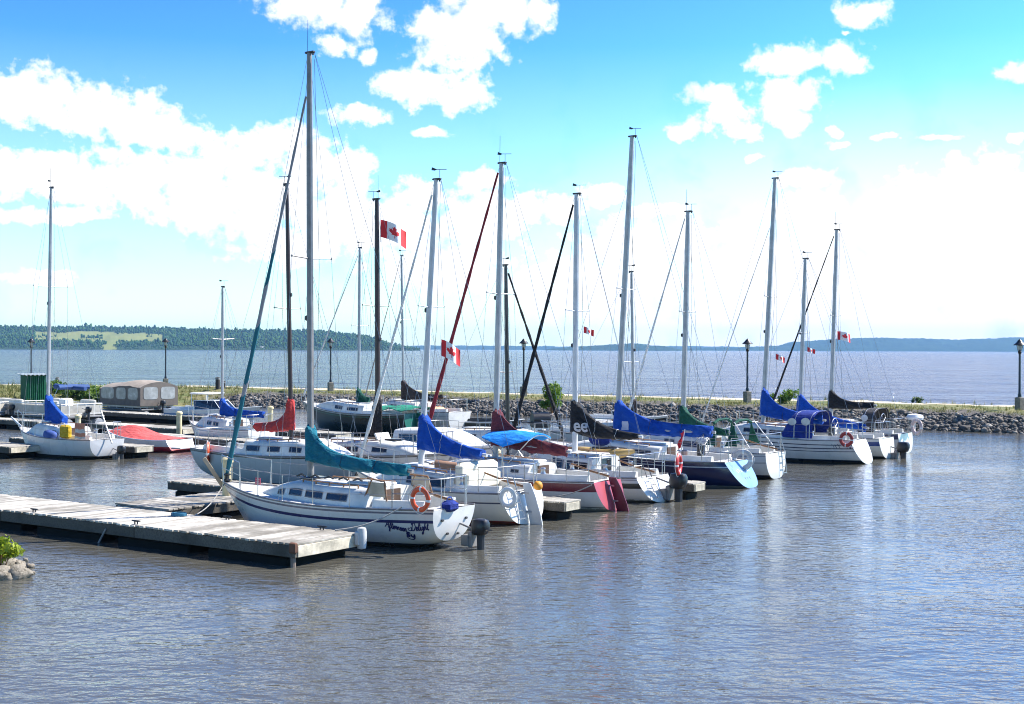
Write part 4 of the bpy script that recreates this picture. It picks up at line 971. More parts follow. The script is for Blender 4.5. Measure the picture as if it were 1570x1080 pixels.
for sd in (1, -1):
    mb = MB(); mb.grid([[Vector((lerp(-.1, 4.3, i / 16), sd * (1.27 - .0), lerp(.72, rows[i][0 if sd < 0 else 12].z, j / 4))) for i in range(17)] for j in range(5)]); mb.build('canopy_wall', tand, PB)
    for a, b in ((.15, 1.2), (1.42, 2.45), (2.7, 4.1)):
        mb = MB(); n = 24; c = Vector(((a + b) / 2, sd * 1.283, 1.42))
        mb.add([c + Vector(((b - a) / 2 * math.copysign(abs(math.cos(t)) ** .35, math.cos(t)), 0, .34 * math.copysign(abs(math.sin(t)) ** .5, math.sin(t)))) for t in [2 * PI * k / n for k in range(n)]], [tuple(range(n))]); mb.build('canopy_window', win, PB)
for x, zc in ((-.1, rows[0]), (4.3, rows[16])):
    mb = MB(); mb.grid([[Vector((x, 1.27 * (2 * j / 12 - 1), lerp(.72, zc[j].z, k / 3))) for j in range(13)] for k in range(4)]); mb.build('canopy_wall', tand, PB)
    for y0 in (-.58, .58):
        mb = MB(); n = 24; mb.add([Vector((x - .015 if x < 1 else x + .015, y0 + .48 * math.copysign(abs(math.cos(t)) ** .35, math.cos(t)), 1.46 + .36 * math.copysign(abs(math.sin(t)) ** .35, math.sin(t)))) for t in [2 * PI * k / n for k in range(n)]], [tuple(range(n))]); mb.build('canopy_window', win, PB)
p = ground(128, 654)
PB2 = pontoon('open pontoon boat with pale seats and rolled blue top behind the left sloop', p, HANG - .05, 6.2, 2.5, False)
mb = MB(); mb.tube([(.9, -.9, 2.02), (.95, 0, 2.05), (.9, .9, 2.02)], .13, 8); mb.tube([(-.2, 0, 1.96), (2.6, 0, 2.04)], [.10, .15], 8); mb.build('rolled_top', mat('slate_blue_canvas', (.04, .09, .25), .8, bump=.3), PB2)
for sd in (1, -1): mb = MB(); mb.tube([(1.2, sd * 1.2, 1.1), (.9, sd * .9, 2.0)], .02, 5); mb.build('top_frame', M_STEEL, PB2)
PB3 = pontoon('pale pontoon boat cut by the left edge of the photo, beside the green shed', ground(8, 650), HANG + .3, 5.5, 2.4, False)

# barbecue
o = empty('barbecue', ground(829, 681, .45), .3, 'black barbecue grill with side shelves standing on the dock', 'barbecue')
mb = MB(); mb.box((0, 0, .78), (.70, .5, .3), 0, None, .05); mb.build('grill_box', M_BLACK, o)
mb = MB(); mb.tube([(-.34, 0, .96), (.34, 0, .96)], .25, 14); mb.build('grill_lid', M_BLACK, o)
for sd in (1, -1): mb = MB(); mb.box((sd * .55, 0, .84), (.38, .4, .035), 0, None, .01); mb.build('side_shelf', M_DARK, o)
for sx in (1, -1):
    for sy in (1, -1): mb = MB(); mb.tube([(sx * .3, sy * .2, 0), (sx * .3, sy * .2, .65)], .02, 6); mb.build('leg', M_STEEL, o)

# ------------------------------------------------------------------ docks
def plankmat(name, c1, c2):
    m, n, l, b = newmat(name); oc = objcoord(n)
    gi = n.new('ShaderNodeNewGeometry').outputs['Random Per Island']
    mp = n.new('ShaderNodeMapping'); mp.inputs['Scale'].default_value = (8, 1, 8); l.new(oc, mp.inputs[0])
    g = noise_(n, l, mp.outputs[0], 3.5, 6, .65)
    big = noise_(n, l, oc, 1.1, 4)
    c = mix(n, l, ramp(n, l, gi, [(0, (0, 0, 0)), (1, (1, 1, 1))]), c1, c2)
    c = mix(n, l, ramp(n, l, g, [(.45, (0, 0, 0)), (.75, (1, 1, 1))]), c, scale3(c1, .45))
    c = mix(n, l, ramp(n, l, big, [(.46, (0, 0, 0)), (.66, (.85, .85, .85))]), c, scale3(c1, .62))
    l.new(c, b.inputs['Base Color']); b.inputs['Roughness'].default_value = .85
    bn = n.new('ShaderNodeBump'); bn.inputs['Strength'].default_value = .5; bn.inputs['Distance'].default_value = .01; l.new(g, bn.inputs['Height']); l.new(bn.outputs[0], b.inputs['Normal'])
    return m
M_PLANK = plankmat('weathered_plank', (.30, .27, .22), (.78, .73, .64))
M_BEAM = plankmat('beam_shade_tone', (.085, .075, .06), (.17, .15, .12))  # side beams: shade on the faces away from the sun, put into the colour
M_ENDBEAM = mat('beam_sunlit_tone', (.62, .55, .42), .85, var=.4, vscale=4, bump=.4)  # end beams: same timber, coloured pale to stand for sunlight falling on them
M_FLOAT = mat('wet_black_float', (.012, .012, .011), .85, var=.4, spec=.15)
def dock(P0, ang, L, W, label, z=.45, thick=.19, pl=.145, group='floating docks of the marina', name='dock', floats=True, seed=0, rough=1.0, trim=True):
    """P0: centre of the end the dock starts from; the dock runs along ang"""
    rnd = random.Random(seed); o = empty(name, (P0[0], P0[1], 0), ang, label, 'dock', group)
    mb = MB(); n = int(L / pl)
    for i in range(n):
        x = i * pl + pl / 2; e0, e1 = rnd.uniform(-.02, .03) * rough, rnd.uniform(-.02, .03) * rough; dz = rnd.uniform(-.004, .004) * rough
        mb.box((x, (e1 - e0) / 2, z - .02 + dz), (pl - .02, W + e0 + e1, .04), 0, Matrix.Rotation(rnd.uniform(-.003, .003), 3, 'X'), .004)
    mb.build('decking', M_PLANK, o, smooth=False)
    for sd in (1, -1):
        b = MB(); k = max(1, round(L / 4.5))
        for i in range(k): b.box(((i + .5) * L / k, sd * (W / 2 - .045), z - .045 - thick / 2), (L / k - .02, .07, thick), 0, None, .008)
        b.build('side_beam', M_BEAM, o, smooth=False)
    for x in (.03, L - .03):
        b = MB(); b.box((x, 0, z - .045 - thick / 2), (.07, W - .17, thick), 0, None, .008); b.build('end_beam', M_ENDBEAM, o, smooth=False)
    if floats:
        k = max(1, round(L / 2.6))
        for i in range(k):
            f = MB(); f.box(((i + .5) * L / k, 0, (z - .05 - thick) / 2 - .12), (L / k * .80, W * .9, z - .05 - thick + .24), 0, None, .05); f.build('dock_float', M_FLOAT, o)
    return o
# main dock in the foreground
n0, n1 = ground(453, 834.6, .45), ground(0, 781, .45); f0, f1 = ground(541, 814.5, .45), ground(0, 760, .45)
dA = (n1 - n0).normalized(); angD = math.atan2(dA.y, dA.x)
mid = n0 + Vector((-dA.y, dA.x, 0)) * -.92
D1 = dock(mid - dA * 0.0, angD, 13.6, 1.84, 'wide weathered plank dock in the foreground left, running up to the nearest boat', seed=3, thick=.22)
def dloc(o, p): return Matrix.Translation(o.location) @ Matrix.Rotation(o.rotation_euler.z, 4, 'Z') @ Vector(p)
b = MB(); b.lathe([(.02, -.22), (.085, -.20), (.10, -.05), (.10, .12), (.085, .2), (.02, .22)], (-.10, -.86, .36), 12); b.box((-.06, -.80, .36), (.12, .12, .30), 0, None, .03); b.build('corner_bumper', mat('pale_grey_vinyl', (.55, .55, .55), .7, var=.3), D1)
b = MB(); b.tube([(.10, .86, .28), (.10, .86, -.6)], .05, 8); b.build('dock_leg', mat('rusty_pipe', (.22, .17, .14), .8, var=.4), D1)
b = MB(); b.box((.06, .90, .37), (.16, .09, .2), 0, None, .02); b.build('corner_bracket', mat('rusty_bracket', (.16, .07, .04), .8, var=.5), D1)
for x in (5.4, 9.6):
    b = MB(); b.tube([(x, .93, .30), (x + .22, .97, -.05)], .02, 5); b.build('loose_strap', M_ROPE, D1)
for x, y in ((.9, -.80), (3.6, -.80), (4.6, .80), (8.0, .80)):
    b = MB(); b.tube([(x - .13, y, .52), (x - .06, y, .515), (x + .06, y, .515), (x + .13, y, .52)], [.012, .02, .02, .012], 6)
    for dx in (-.04, .04): b.tube([(x + dx, y, .44), (x + dx, y, .52)], .016, 6)
    b.build('cleat', M_DARK, D1)
rc = MB(); P_ = []
for i in range(90): a = i * .42; r_ = .10 + .09 * (i % 30) / 30; P_.append((r_ * math.cos(a), r_ * math.sin(a) * .9, .012 + .022 * (i // 30)))
rc.tube(P_, .011, 5); ro = rc.build('rope_coil', mat('blue_rope', (.03, .16, .26), .85, var=.3)); ro.location = dloc(D1, (4.9, -.62, .455)); tag(ro, 'coil of blue rope lying on the far edge of the foreground dock', 'rope')
# walkway that runs back between the bows
WD = Vector((.588, .81, 0)); WANG = math.atan2(.81, .588)
dock(Vector((-8.55, 30.1, 0)), WANG, 42, 1.9, 'long grey plank walkway leading back between the boat bows', seed=5)
def fing(px, py, L, W, label, ang=HANG, seed=0):
    p = ground(px, py, .45); return dock(p, ang, L, W, label, seed=seed)
FG_ = 'finger docks between the boats'
fing(879, 768, 7.0, .75, 'narrow finger dock with sunlit end between the white rudder and the burgundy rudder', seed=7)
fing(1074, 740, 7.0, .7, 'narrow finger dock between the black outboard and the navy blue stern', seed=8)
fing(283, 735, 5.0, 1.2, 'wide dock stub on dark floats beside the grey hulled sloop', ang=RHANG, seed=9)
fing(40, 684, 9, 1.4, 'sunlit finger dock left of the small sloop with the blue cover', seed=10)
fing(222, 684, 8, .9, 'finger dock with white end board between the small sloop and the red covered runabout', seed=11)
fing(390, 675, 9, 1.1, 'finger dock with white end board in front of the small sloop with blue cover', seed=12)
fing(527, 664, 10, 1.1, 'finger dock with white end board in front of the dark hulled sloop', seed=13)
fing(296, 657, 6.5, 1.3, 'short dock by the cream pile next to the cuddy motorboat', seed=14)
fing(214, 633, 9, 1.1, 'finger dock just in front of the enclosed pontoon boat', seed=15)
fing(72, 646, 9, 1.1, 'finger dock with pale end in front of the open pontoon boat', seed=16)
fing(345, 640, 8, 1.0, 'thin dock behind the cuddy motorboat hard top', seed=18)

def pile(px, py, label, top, z=.45, r=.12, brace=False):
    p = ground(px, py, z); o = empty('mooring_pile', (p.x, p.y, 0), .3, label, 'pile', 'cream sleeved mooring piles')
    h = zpx(px, top, p.y)
    mb = MB(); mb.lathe([(r, -.8), (r, h - .12), (r * 1.02, h - .10)], seg=14); mb.build('pile_sleeve', M_CREAMPOST, o)
    mb = MB(); mb.lathe([(r * 1.25, h - .10), (r * 1.25, h - .02), (r * .8, h + .03), (.01, h + .05)], seg=14); mb.build('pile_cap', M_CREAMPOST, o)
    return o
pl_ = pile(349, 760, 'cream mooring pile with slanted timber brace at the nearest bow', 703)
mb = MB(); mb.box((-.30, .15, .98), (.10, .10, .95), 0, Matrix.Rotation(-.58, 3, 'Y'), .01); mb.build('timber_brace', mat('pale_timber', (.50, .38, .25), .7), pl_)
pile(620, 712, 'cream mooring pile behind the teal sail cover beside the blue cover', 686)
pile(761, 715, 'cream mooring pile under the bright blue awning', 690)
pile(275, 659, 'cream mooring pile on the short dock beside the cuddy motorboat', 632)
pile(415, 655, 'cream mooring pile left of the red sail cover', 624)
pile(120, 659, 'cream mooring pile behind the cabin of the small left sloop', 637)
pile(515, 640, 'thin cream mooring pile at the bow of the dark hulled sloop', 621, r=.1)
pile(752, 618, 'short cream mooring pile far back near the rocks', 609, r=.11)
pile(983, 668, 'cream mooring pile above the yellow clutter behind the blue cover', 648)

def line(A_, B_, sag, label, m=M_ROPE, r=.012):
    o_ = MB(); A_, B_ = Vector(A_), Vector(B_); o_.tube([A_.lerp(B_, i / 14) - Vector((0, 0, sag * math.sin(PI * i / 14))) for i in range(15)], r, 5)
    tag(o_.build('mooring_line', m, None), label, 'rope', 'mooring lines')
q = f_at(FA, 617, 778, 1.0)
line(FA.world(q), dloc(D1, (.55, -.80, .47)), .10, 'grey mooring rope from the nearest boat down to the foreground dock', r=.016)
line(FA.world((HA.L - .1, .05, .92)), dloc(D1, (4.6, -.8, .47)), .12, 'rope from the nearest bow to the far edge of the foreground dock', r=.012)
line(FG.world(f_at(FG, 908, 744, 1.0)), FG.world(f_at(FG, 850, 762, 1.35)), .05, 'mooring rope slanting across the burgundy band boat', r=.014)
# ------------------------------------------------------------------ breakwater and bank
NEAR = np.array([(120, 2), (60, 41.5), (23.4, 65.5), (3.2, 78.7), (-16.5, 90), (-22, 93), (-27, 86), (-32, 79), (-60, 73), (-140, 70)], float)
FAR = np.array([(128, 12), (69, 51), (31, 75.5), (10, 89), (-10, 101), (-24, 109), (-60, 114), (-140, 118)], float)
def pdist(P, L):
    d = np.full(len(P), 1e9); sgn = np.zeros(len(P))
    for a, b in zip(L[:-1], L[1:]):
        ab = b - a; t = np.clip(((P - a) @ ab) / (ab @ ab), 0, 1); q = a + t[:, None] * ab; dd = np.hypot(*(P - q).T)
        cr = ab[0] * (P[:, 1] - a[1]) - ab[1] * (P[:, 0] - a[0]); m = dd < d; d[m] = dd[m]; sgn[m] = np.sign(cr[m])
    return d * -sgn
def fbm(P, s, seed=0, o=3):
    return np.array([noise.fractal(Vector((p[0] * s, p[1] * s, seed)), 1.0, 2.0, o) for p in P])
def land_h(P, nz=None):
    dn, df = pdist(P, NEAR), -pdist(P, FAR)
    left = np.clip((-19 - P[:, 0]) / 6, 0, 1); rise = 2.6 + 4.6 * left
    def prof(d, r): return np.where(d < 0, np.maximum(d * .8, -1.2), 1.0 * np.clip(d / r, 0, 1) ** .85)
    h = np.minimum(prof(dn, rise), prof(df, 2.2)) * 1.0
    if nz is not None: h = h + nz * np.clip(dn / 2, .3, 1)
    return h, dn, df
gx, gy = np.meshgrid(np.arange(-110, 70, .55), np.arange(20, 120, .55))
P = np.stack([gx.ravel(), gy.ravel()], 1)
dn0, df0 = pdist(P, NEAR), -pdist(P, FAR)
keep = (dn0 > -2.2) & (df0 > -2.2)
idx = -np.ones(len(P), int); idx[keep] = np.arange(keep.sum()); nr, nc = gx.shape
ii = idx.reshape(nr, nc); F4 = np.stack([ii[:-1, :-1], ii[:-1, 1:], ii[1:, 1:], ii[1:, :-1]], -1).reshape(-1, 4); F4 = F4[(F4 >= 0).all(1)]
PK = P[keep]; nz = fbm(PK, .35, 3) * .07 + fbm(PK, 1.4, 8, 2) * .035
h, dn, df = land_h(PK, nz)
leftm = np.clip((-19 - PK[:, 0]) / 5, 0, 1)
m, n, l, b = newmat('breakwater_ground'); oc = objcoord(n)
a1 = n.new('ShaderNodeAttribute'); a1.attribute_name = 'dn'; a2 = n.new('ShaderNodeAttribute'); a2.attribute_name = 'df'; a3 = n.new('ShaderNodeAttribute'); a3.attribute_name = 'bank'
wob = math_(n, l, 'MULTIPLY_ADD', noise_(n, l, oc, .9, 5), 2.4, -1.2)
def band(v, lo, hi, soft=.5):
    x = math_(n, l, 'ADD', v, wob); return math_(n, l, 'MULTIPLY', math_(n, l, 'MULTIPLY_ADD', x, 1 / soft, -lo / soft, clamp=True), math_(n, l, 'MULTIPLY_ADD', x, -1 / soft, hi / soft, clamp=True))
soil = mix(n, l, noise_(n, l, oc, 6, 6), (.06, .055, .05), (.20, .18, .16))
g1 = mix(n, l, ramp(n, l, noise_(n, l, oc, .55, 5), [(.35, (0, 0, 0)), (.65, (1, 1, 1))]), (.10, .13, .028), (.26, .22, .085))
grass = mix(n, l, noise_(n, l, oc, 9, 5), scale3((.1, .12, .03), .6), g1)
grass = mix(n, l, .6, grass, g1)
path = mix(n, l, noise_(n, l, oc, 3, 6), (.50, .42, .30), (.62, .54, .40))
c = mix(n, l, math_(n, l, 'MAXIMUM', math_(n, l, 'MULTIPLY_ADD', math_(n, l, 'ADD', a1.outputs['Fac'], wob), 1.6, -3.6, clamp=True), a3.outputs['Fac']), soil, grass)
dark = mix(n, l, noise_(n, l, oc, 5, 5), (.10, .075, .06), (.20, .165, .13))
c = mix(n, l, band(a2.outputs['Fac'], -3, 1.2, .8), c, dark)
pm_ = math_(n, l, 'MULTIPLY', math_(n, l, 'MULTIPLY_ADD', math_(n, l, 'ADD', a2.outputs['Fac'], math_(n, l, 'MULTIPLY', wob, .35)), 2.5, -2.1 * 2.5, clamp=True), math_(n, l, 'MULTIPLY_ADD', math_(n, l, 'ADD', a2.outputs['Fac'], math_(n, l, 'MULTIPLY', wob, .35)), -2.5, 4.4 * 2.5, clamp=True))
c = mix(n, l, pm_, c, path)
l.new(c, b.inputs['Base Color']); b.inputs['Roughness'].default_value = .95
bn = n.new('ShaderNodeBump'); bn.inputs['Strength'].default_value = .8; bn.inputs['Distance'].default_value = .08; l.new(noise_(n, l, oc, 5, 6), bn.inputs['Height']); l.new(bn.outputs[0], b.inputs['Normal'])
g = npmesh('breakwater_ground', np.column_stack([PK, h]), F4, m, smooth=True, attr={'dn': dn, 'df': df, 'bank': leftm}); tag(g, kind='structure')
def gz(x, y):
    p = np.array([[x, y]]); return float(land_h(p)[0][0])

# icosphere template
def ico(sub):
    t = (1 + 5 ** .5) / 2
    V = [Vector(v).normalized() for v in ((-1, t, 0), (1, t, 0), (-1, -t, 0), (1, -t, 0), (0, -1, t), (0, 1, t), (0, -1, -t), (0, 1, -t), (t, 0, -1), (t, 0, 1), (-t, 0, -1), (-t, 0, 1))]
    Fc = [(0, 11, 5), (0, 5, 1), (0, 1, 7), (0, 7, 10), (0, 10, 11), (1, 5, 9), (5, 11, 4), (11, 10, 2), (10, 7, 6), (7, 1, 8), (3, 9, 4), (3, 4, 2), (3, 2, 6), (3, 6, 8), (3, 8, 9), (4, 9, 5), (2, 4, 11), (6, 2, 10), (8, 6, 7), (9, 8, 1)]
    for _ in range(sub):
        c = {}; N = []
        def md(a, b_):
            k = (min(a, b_), max(a, b_))
            if k not in c: c[k] = len(V); V.append(((V[a] + V[b_]) / 2).normalized())
            return c[k]
        for a, b_, d in Fc: x, y, z = md(a, b_), md(b_, d), md(d, a); N += [(a, x, z), (b_, y, x), (d, z, y), (x, y, z)]
        Fc = N
    return np.array([tuple(v) for v in V]), np.array(Fc)
ICV, ICF = ico(1); IV0, IF0 = ico(0)
def scatter_blobs(name, C, S, m, tmplV, tmplF, jit=.25, rot=True, quant=None, kind='stuff', smooth=False):
    n_ = len(C); k = len(tmplV); V = np.repeat(tmplV[None], n_, 0)
    V = V * (1 + RNG.uniform(-jit, jit, (n_, k, 1)))
    if rot:
        a = RNG.uniform(0, 2 * PI, n_); t = RNG.uniform(-.6, .6, n_); ca, sa = np.cos(a), np.sin(a)
        V = V * S[:, None, :]; ct, st = np.cos(t), np.sin(t)
        y = V[..., 1] * ct[:, None] - V[..., 2] * st[:, None]; z = V[..., 1] * st[:, None] + V[..., 2] * ct[:, None]; V = np.stack([V[..., 0], y, z], -1)
        x = V[..., 0] * ca[:, None] - V[..., 1] * sa[:, None]; y = V[..., 0] * sa[:, None] + V[..., 1] * ca[:, None]; V = np.stack([x, y, V[..., 2]], -1)
    else: V = V * S[:, None, :]
    V = V + C[:, None, :]; Fx = (tmplF[None] + (np.arange(n_) * k)[:, None, None]).reshape(-1, 3)
    o = npmesh(name, V.reshape(-1, 3), Fx, m, smooth=smooth); return tag(o, kind=kind)
# rocks of the slope
mr_, n, l, b = newmat('riprap_stone'); gi = n.new('ShaderNodeNewGeometry').outputs['Random Per Island']; oc = objcoord(n)
c = ramp(n, l, gi, [(0, (.045, .038, .032)), (.35, (.12, .096, .074)), (.65, (.21, .17, .13)), (.88, (.36, .31, .25)), (1, (.56, .51, .44))])
sp = n.new('ShaderNodeSeparateXYZ'); l.new(oc, sp.inputs[0])
c = mix(n, l, noise_(n, l, oc, 7, 5), scale3((.1, .1, .1), .8), c); 
l.new(c, b.inputs['Base Color']); b.inputs['Roughness'].default_value = .85
bn = n.new('ShaderNodeBump'); bn.inputs['Strength'].default_value = .6; bn.inputs['Distance'].default_value = .05; l.new(noise_(n, l, oc, 9, 5), bn.inputs['Height']); l.new(bn.outputs[0], b.inputs['Normal'])
def along(L, s):  # random points of a polyline by length, offset o to its left (landwards)
    seg = np.diff(L, axis=0); ln = np.hypot(*seg.T); cum = np.r_[0, np.cumsum(ln)]
    i = np.clip(np.searchsorted(cum, s, 'right') - 1, 0, len(ln) - 1); t = (s - cum[i]) / ln[i]
    d = seg[i] / ln[i][:, None]; return L[i] + seg[i] * t[:, None], np.stack([d[:, 1], -d[:, 0]], 1)
NL = NEAR[1:6]; tot = np.hypot(*np.diff(NL, axis=0).T).sum()
k = 18000; p_, nrm = along(NL, RNG.uniform(0, tot, k)); off = RNG.uniform(-.7, 1.95, k); Pr = p_ + nrm * off[:, None]
hz_, _, _ = land_h(Pr); sz = RNG.lognormal(math.log(.078), .42, k).clip(.03, .20)
S3 = np.stack([sz * RNG.uniform(.8, 1.5, k), sz * RNG.uniform(.7, 1.1, k), sz * RNG.uniform(.5, .9, k)], 1)
scatter_blobs('riprap', np.column_stack([Pr, hz_ + sz * .22]), S3, mr_, IV0, IF0, .34)
p_, nrm = along(FAR[1:7][::-1], RNG.uniform(0, 160, 1500)); off = RNG.uniform(-.6, .9, 1500); Pr = p_ + nrm * off[:, None]; hz_, _, _ = land_h(Pr); sz = RNG.lognormal(math.log(.2), .4, 1500).clip(.08, .5)
scatter_blobs('lakeside_riprap', np.column_stack([Pr, hz_ + sz * .2]), np.stack([sz * 1.2, sz, sz * .8], 1) * .6, mr_, IV0, IF0, .3)
# grass tufts
def tufts(name, Pt, H, w, m, nb=5):
    k = len(Pt); hz, _, _ = land_h(Pt); V = []; 
    a = RNG.uniform(0, 2 * PI, (k, nb)); ln = RNG.uniform(.3, .9, (k, nb)) * H[:, None]; hh = RNG.uniform(.6, 1.1, (k, nb)) * H[:, None]
    bx = Pt[:, None, 0] + RNG.normal(0, .06, (k, nb)); by = Pt[:, None, 1] + RNG.normal(0, .06, (k, nb)); bz = np.repeat(hz[:, None], nb, 1) - .03
    px, py = -np.sin(a) * w, np.cos(a) * w
    v0 = np.stack([bx - px, by - py, bz], -1); v1 = np.stack([bx + px, by + py, bz], -1); v2 = np.stack([bx + np.cos(a) * ln * .6, by + np.sin(a) * ln * .6, bz + hh], -1)
    V = np.stack([v0, v1, v2], 2).reshape(-1, 3); o = npmesh(name, V, np.arange(len(V)).reshape(-1, 3), m); return tag(o, kind='stuff')
def leafmat(name, c1, c2, trans=.3):
    m, n, l, b = newmat(name); gi = n.new('ShaderNodeNewGeometry').outputs['Random Per Island']
    c = mix(n, l, gi, c1, c2); l.new(c, b.inputs['Base Color']); b.inputs['Roughness'].default_value = .6
    t = n.new('ShaderNodeBsdfTranslucent'); l.new(c, t.inputs['Color']); ms = n.new('ShaderNodeMixShader'); ms.inputs[0].default_value = trans
    l.new(b.outputs[0], ms.inputs[1]); l.new(t.outputs[0], ms.inputs[2])
    out = [x for x in n if x.type == 'OUTPUT_MATERIAL'][0]; l.new(ms.outputs[0], out.inputs[0]); return m
M_GRASS = leafmat('grass_blades', (.10, .13, .02), (.30, .26, .09))
M_LEAF = leafmat('shrub_leaves', (.05, .13, .012), (.20, .30, .03), .4)
M_LEAFD = leafmat('dark_shrub_leaves', (.035, .085, .012), (.12, .19, .03), .35)
p_, nrm = along(NEAR[1:10], RNG.uniform(0, 190, 9000)); off = 1.9 + RNG.exponential(1.6, 9000); Pt = p_ + nrm * off[:, None]
_, d1, d2 = land_h(Pt); ok_ = (d2 > 4.6) | ((d2 > .8) & (d2 < 2.0)); Pt = Pt[ok_]; tufts('grass', Pt, RNG.lognormal(math.log(.13), .4, len(Pt)), .02, M_GRASS)
p_, nrm = along(FAR[1:7][::-1], RNG.uniform(0, 150, 3500)); Pt = p_ + nrm * RNG.uniform(.3, 2.2, 3500)[:, None]
Pt = Pt; tufts('lakeside_grass', Pt, RNG.lognormal(math.log(.16), .45, len(Pt)), .02, M_GRASS)
k = 7000; Pt = np.stack([RNG.uniform(-60, -20, k), RNG.uniform(74, 104, k)], 1); hh_, d1, d2 = land_h(Pt); Pt = Pt[(d1 > .2) & (d2 > 4.6)]
tufts('bank_grass', Pt, RNG.lognormal(math.log(.2), .5, len(Pt)), .025, M_GRASS, 6)

def shrub(label, p, r, hgt, n_=900, leaf=.09, m=None, group='green shrubs on the breakwater and bank', seed=0, clumps=9, name='shrub'):
    rg = np.random.default_rng(seed); o = empty(name, p, 0, label, 'shrub', group)
    cc = np.stack([rg.normal(0, r * .42, clumps), rg.normal(0, r * .42, clumps), rg.uniform(.25, .9, clumps) * hgt], 1); cr = rg.uniform(.28, .5, clumps) * r
    st = MB()
    for c in cc: st.tube([(c[0] * .12, c[1] * .12, -.1), (c[0] * .5, c[1] * .5, c[2] * .55), tuple(c)], [.02 * r + .006, .014 * r + .005, .004], 5)
    st.build('stem', M_WOOD, o)
    i = rg.integers(0, clumps, n_); d = rg.normal(0, 1, (n_, 3)); d /= np.linalg.norm(d, axis=1)[:, None]; C = cc[i] + d * (cr[i] * rg.uniform(.35, 1.1, n_))[:, None] * np.array([1, 1, .85]); C[:, 2] = np.maximum(C[:, 2], .02)
    u = rg.normal(0, 1, (n_, 3)); u /= np.linalg.norm(u, axis=1)[:, None]; w = np.cross(u, rg.normal(0, 1, (n_, 3))); w /= np.linalg.norm(w, axis=1)[:, None]
    s = leaf * rg.uniform(.6, 1.3, (n_, 1)); V = np.stack([C - u * s, C + w * s * .45, C + u * s, C - w * s * .45], 1).reshape(-1, 3)
    npmesh('foliage', V, np.arange(len(V)).reshape(-1, 4), m or M_LEAF, o); return o
def on_land(px, py):
    p = ground(px, py, .9); 
    for _ in range(12): p = ground(px, py, max(0.0, gz(p.x, p.y)))
    return p
p = on_land(846, 634); shrub('round bright green shrub growing out of the rock wall by the water', p, .66, 1.5, 2300, .085, seed=1, clumps=16)
p = on_land(1203, 621); shrub('yellow green shrub behind the slanted black furled sail', p, .7, .8, 900, .09, seed=2)
p = on_land(1409, 620); shrub('small dark green shrub on the far edge of the breakwater at right', p, .42, .5, 500, .08, m=M_LEAFD, seed=3)
for k, (px, d, r, hh) in enumerate(((88, 91, 1.0, .9), (112, 89.5, 1.3, 1.0), (136, 90, 1.2, .95), (150, 88.6, .9, .7), (70, 92.5, .8, .7))):
    x = xpx(px, d); shrub(['low green bush on the bank just right of the green shed', 'broad green bush on the bank behind the rolled blue top', 'broad green bush on the bank left of the canvas canopy', 'small green bush touching the canvas canopy pontoon boat', 'small green bush right behind the mast of the left sloop'][k], Vector((x, d, gz(x, d) - .05)), r, hh * .72, 1300, .12, M_LEAFD if k % 2 else M_LEAF, seed=10 + k)

# lamps
def solve_line(px, v):
    """point on the line v metres behind the water edge of the straight wall, at picture column px"""
    q = Vector((23.4, 65.5)); u = Vector((-.837, .547)); nv = Vector((.547, .837)); q2 = q + nv * v; k_ = (px - CX) / FPX
    t = (k_ * q2.y - q2.x) / (u.x - k_ * u.y); return q2 + u * t
def lamp(px, topy, label, v=4.0, p=None):
    p = p or solve_line(px, v); z0 = gz(p.x, p.y); top = zpx(px, topy, p.y) - z0
    o = empty('lamp_post', (p.x, p.y, z0), .5, label, 'lamp post', 'lamp posts along the breakwater path')
    mb = MB(); mb.box((0, 0, .30), (.36, .36, .72), 0, None, .03); mb.build('base_block', M_CONC, o)
    mb = MB(); mb.lathe([(.10, .66), (.10, .8), (.065, .88), (.055, top - .75), (.085, top - .72), (.10, top - .62), (.06, top - .56)], seg=12); mb.build('pole', M_IRON, o)
    mb = MB(); mb.lathe([(.07, top - .56), (.12, top - .48), (.13, top - .34), (.10, top - .26)], seg=12); mb.build('lantern_glass', mat('frosted_lantern', (.55, .55, .52), .25), o)
    mb = MB(); mb.lathe([(.30, top - .30), (.31, top - .27), (.20, top - .17), (.13, top - .10), (.11, top - .05), (.03, top), (.01, top + .04)], seg=16)
    for k in range(4): a = PI / 4 + k * PI / 2; mb.tube([(.09 * math.cos(a), .09 * math.sin(a), top - .58), (.16 * math.cos(a), .16 * math.sin(a), top - .28)], .014, 4)
    mb.build('lamp_shade', M_IRON, o)
lamp(1563.5, 521, 'black lamp post nearest the right edge of the photo')
lamp(1146, 520, 'black lamp post on a concrete block left of the blue sprayhood boat')
lamp(803, 520, 'black lamp post between the black mast and the slanted black furled sail')
lamp(507, 519, 'black lamp post right of the tallest mast')
lamp(254, 519, 'black lamp post beside the tan canvas canopy')
lamp(48, 519, 'black lamp post rising behind the green shed', p=Vector((xpx(48, 98), 98)))

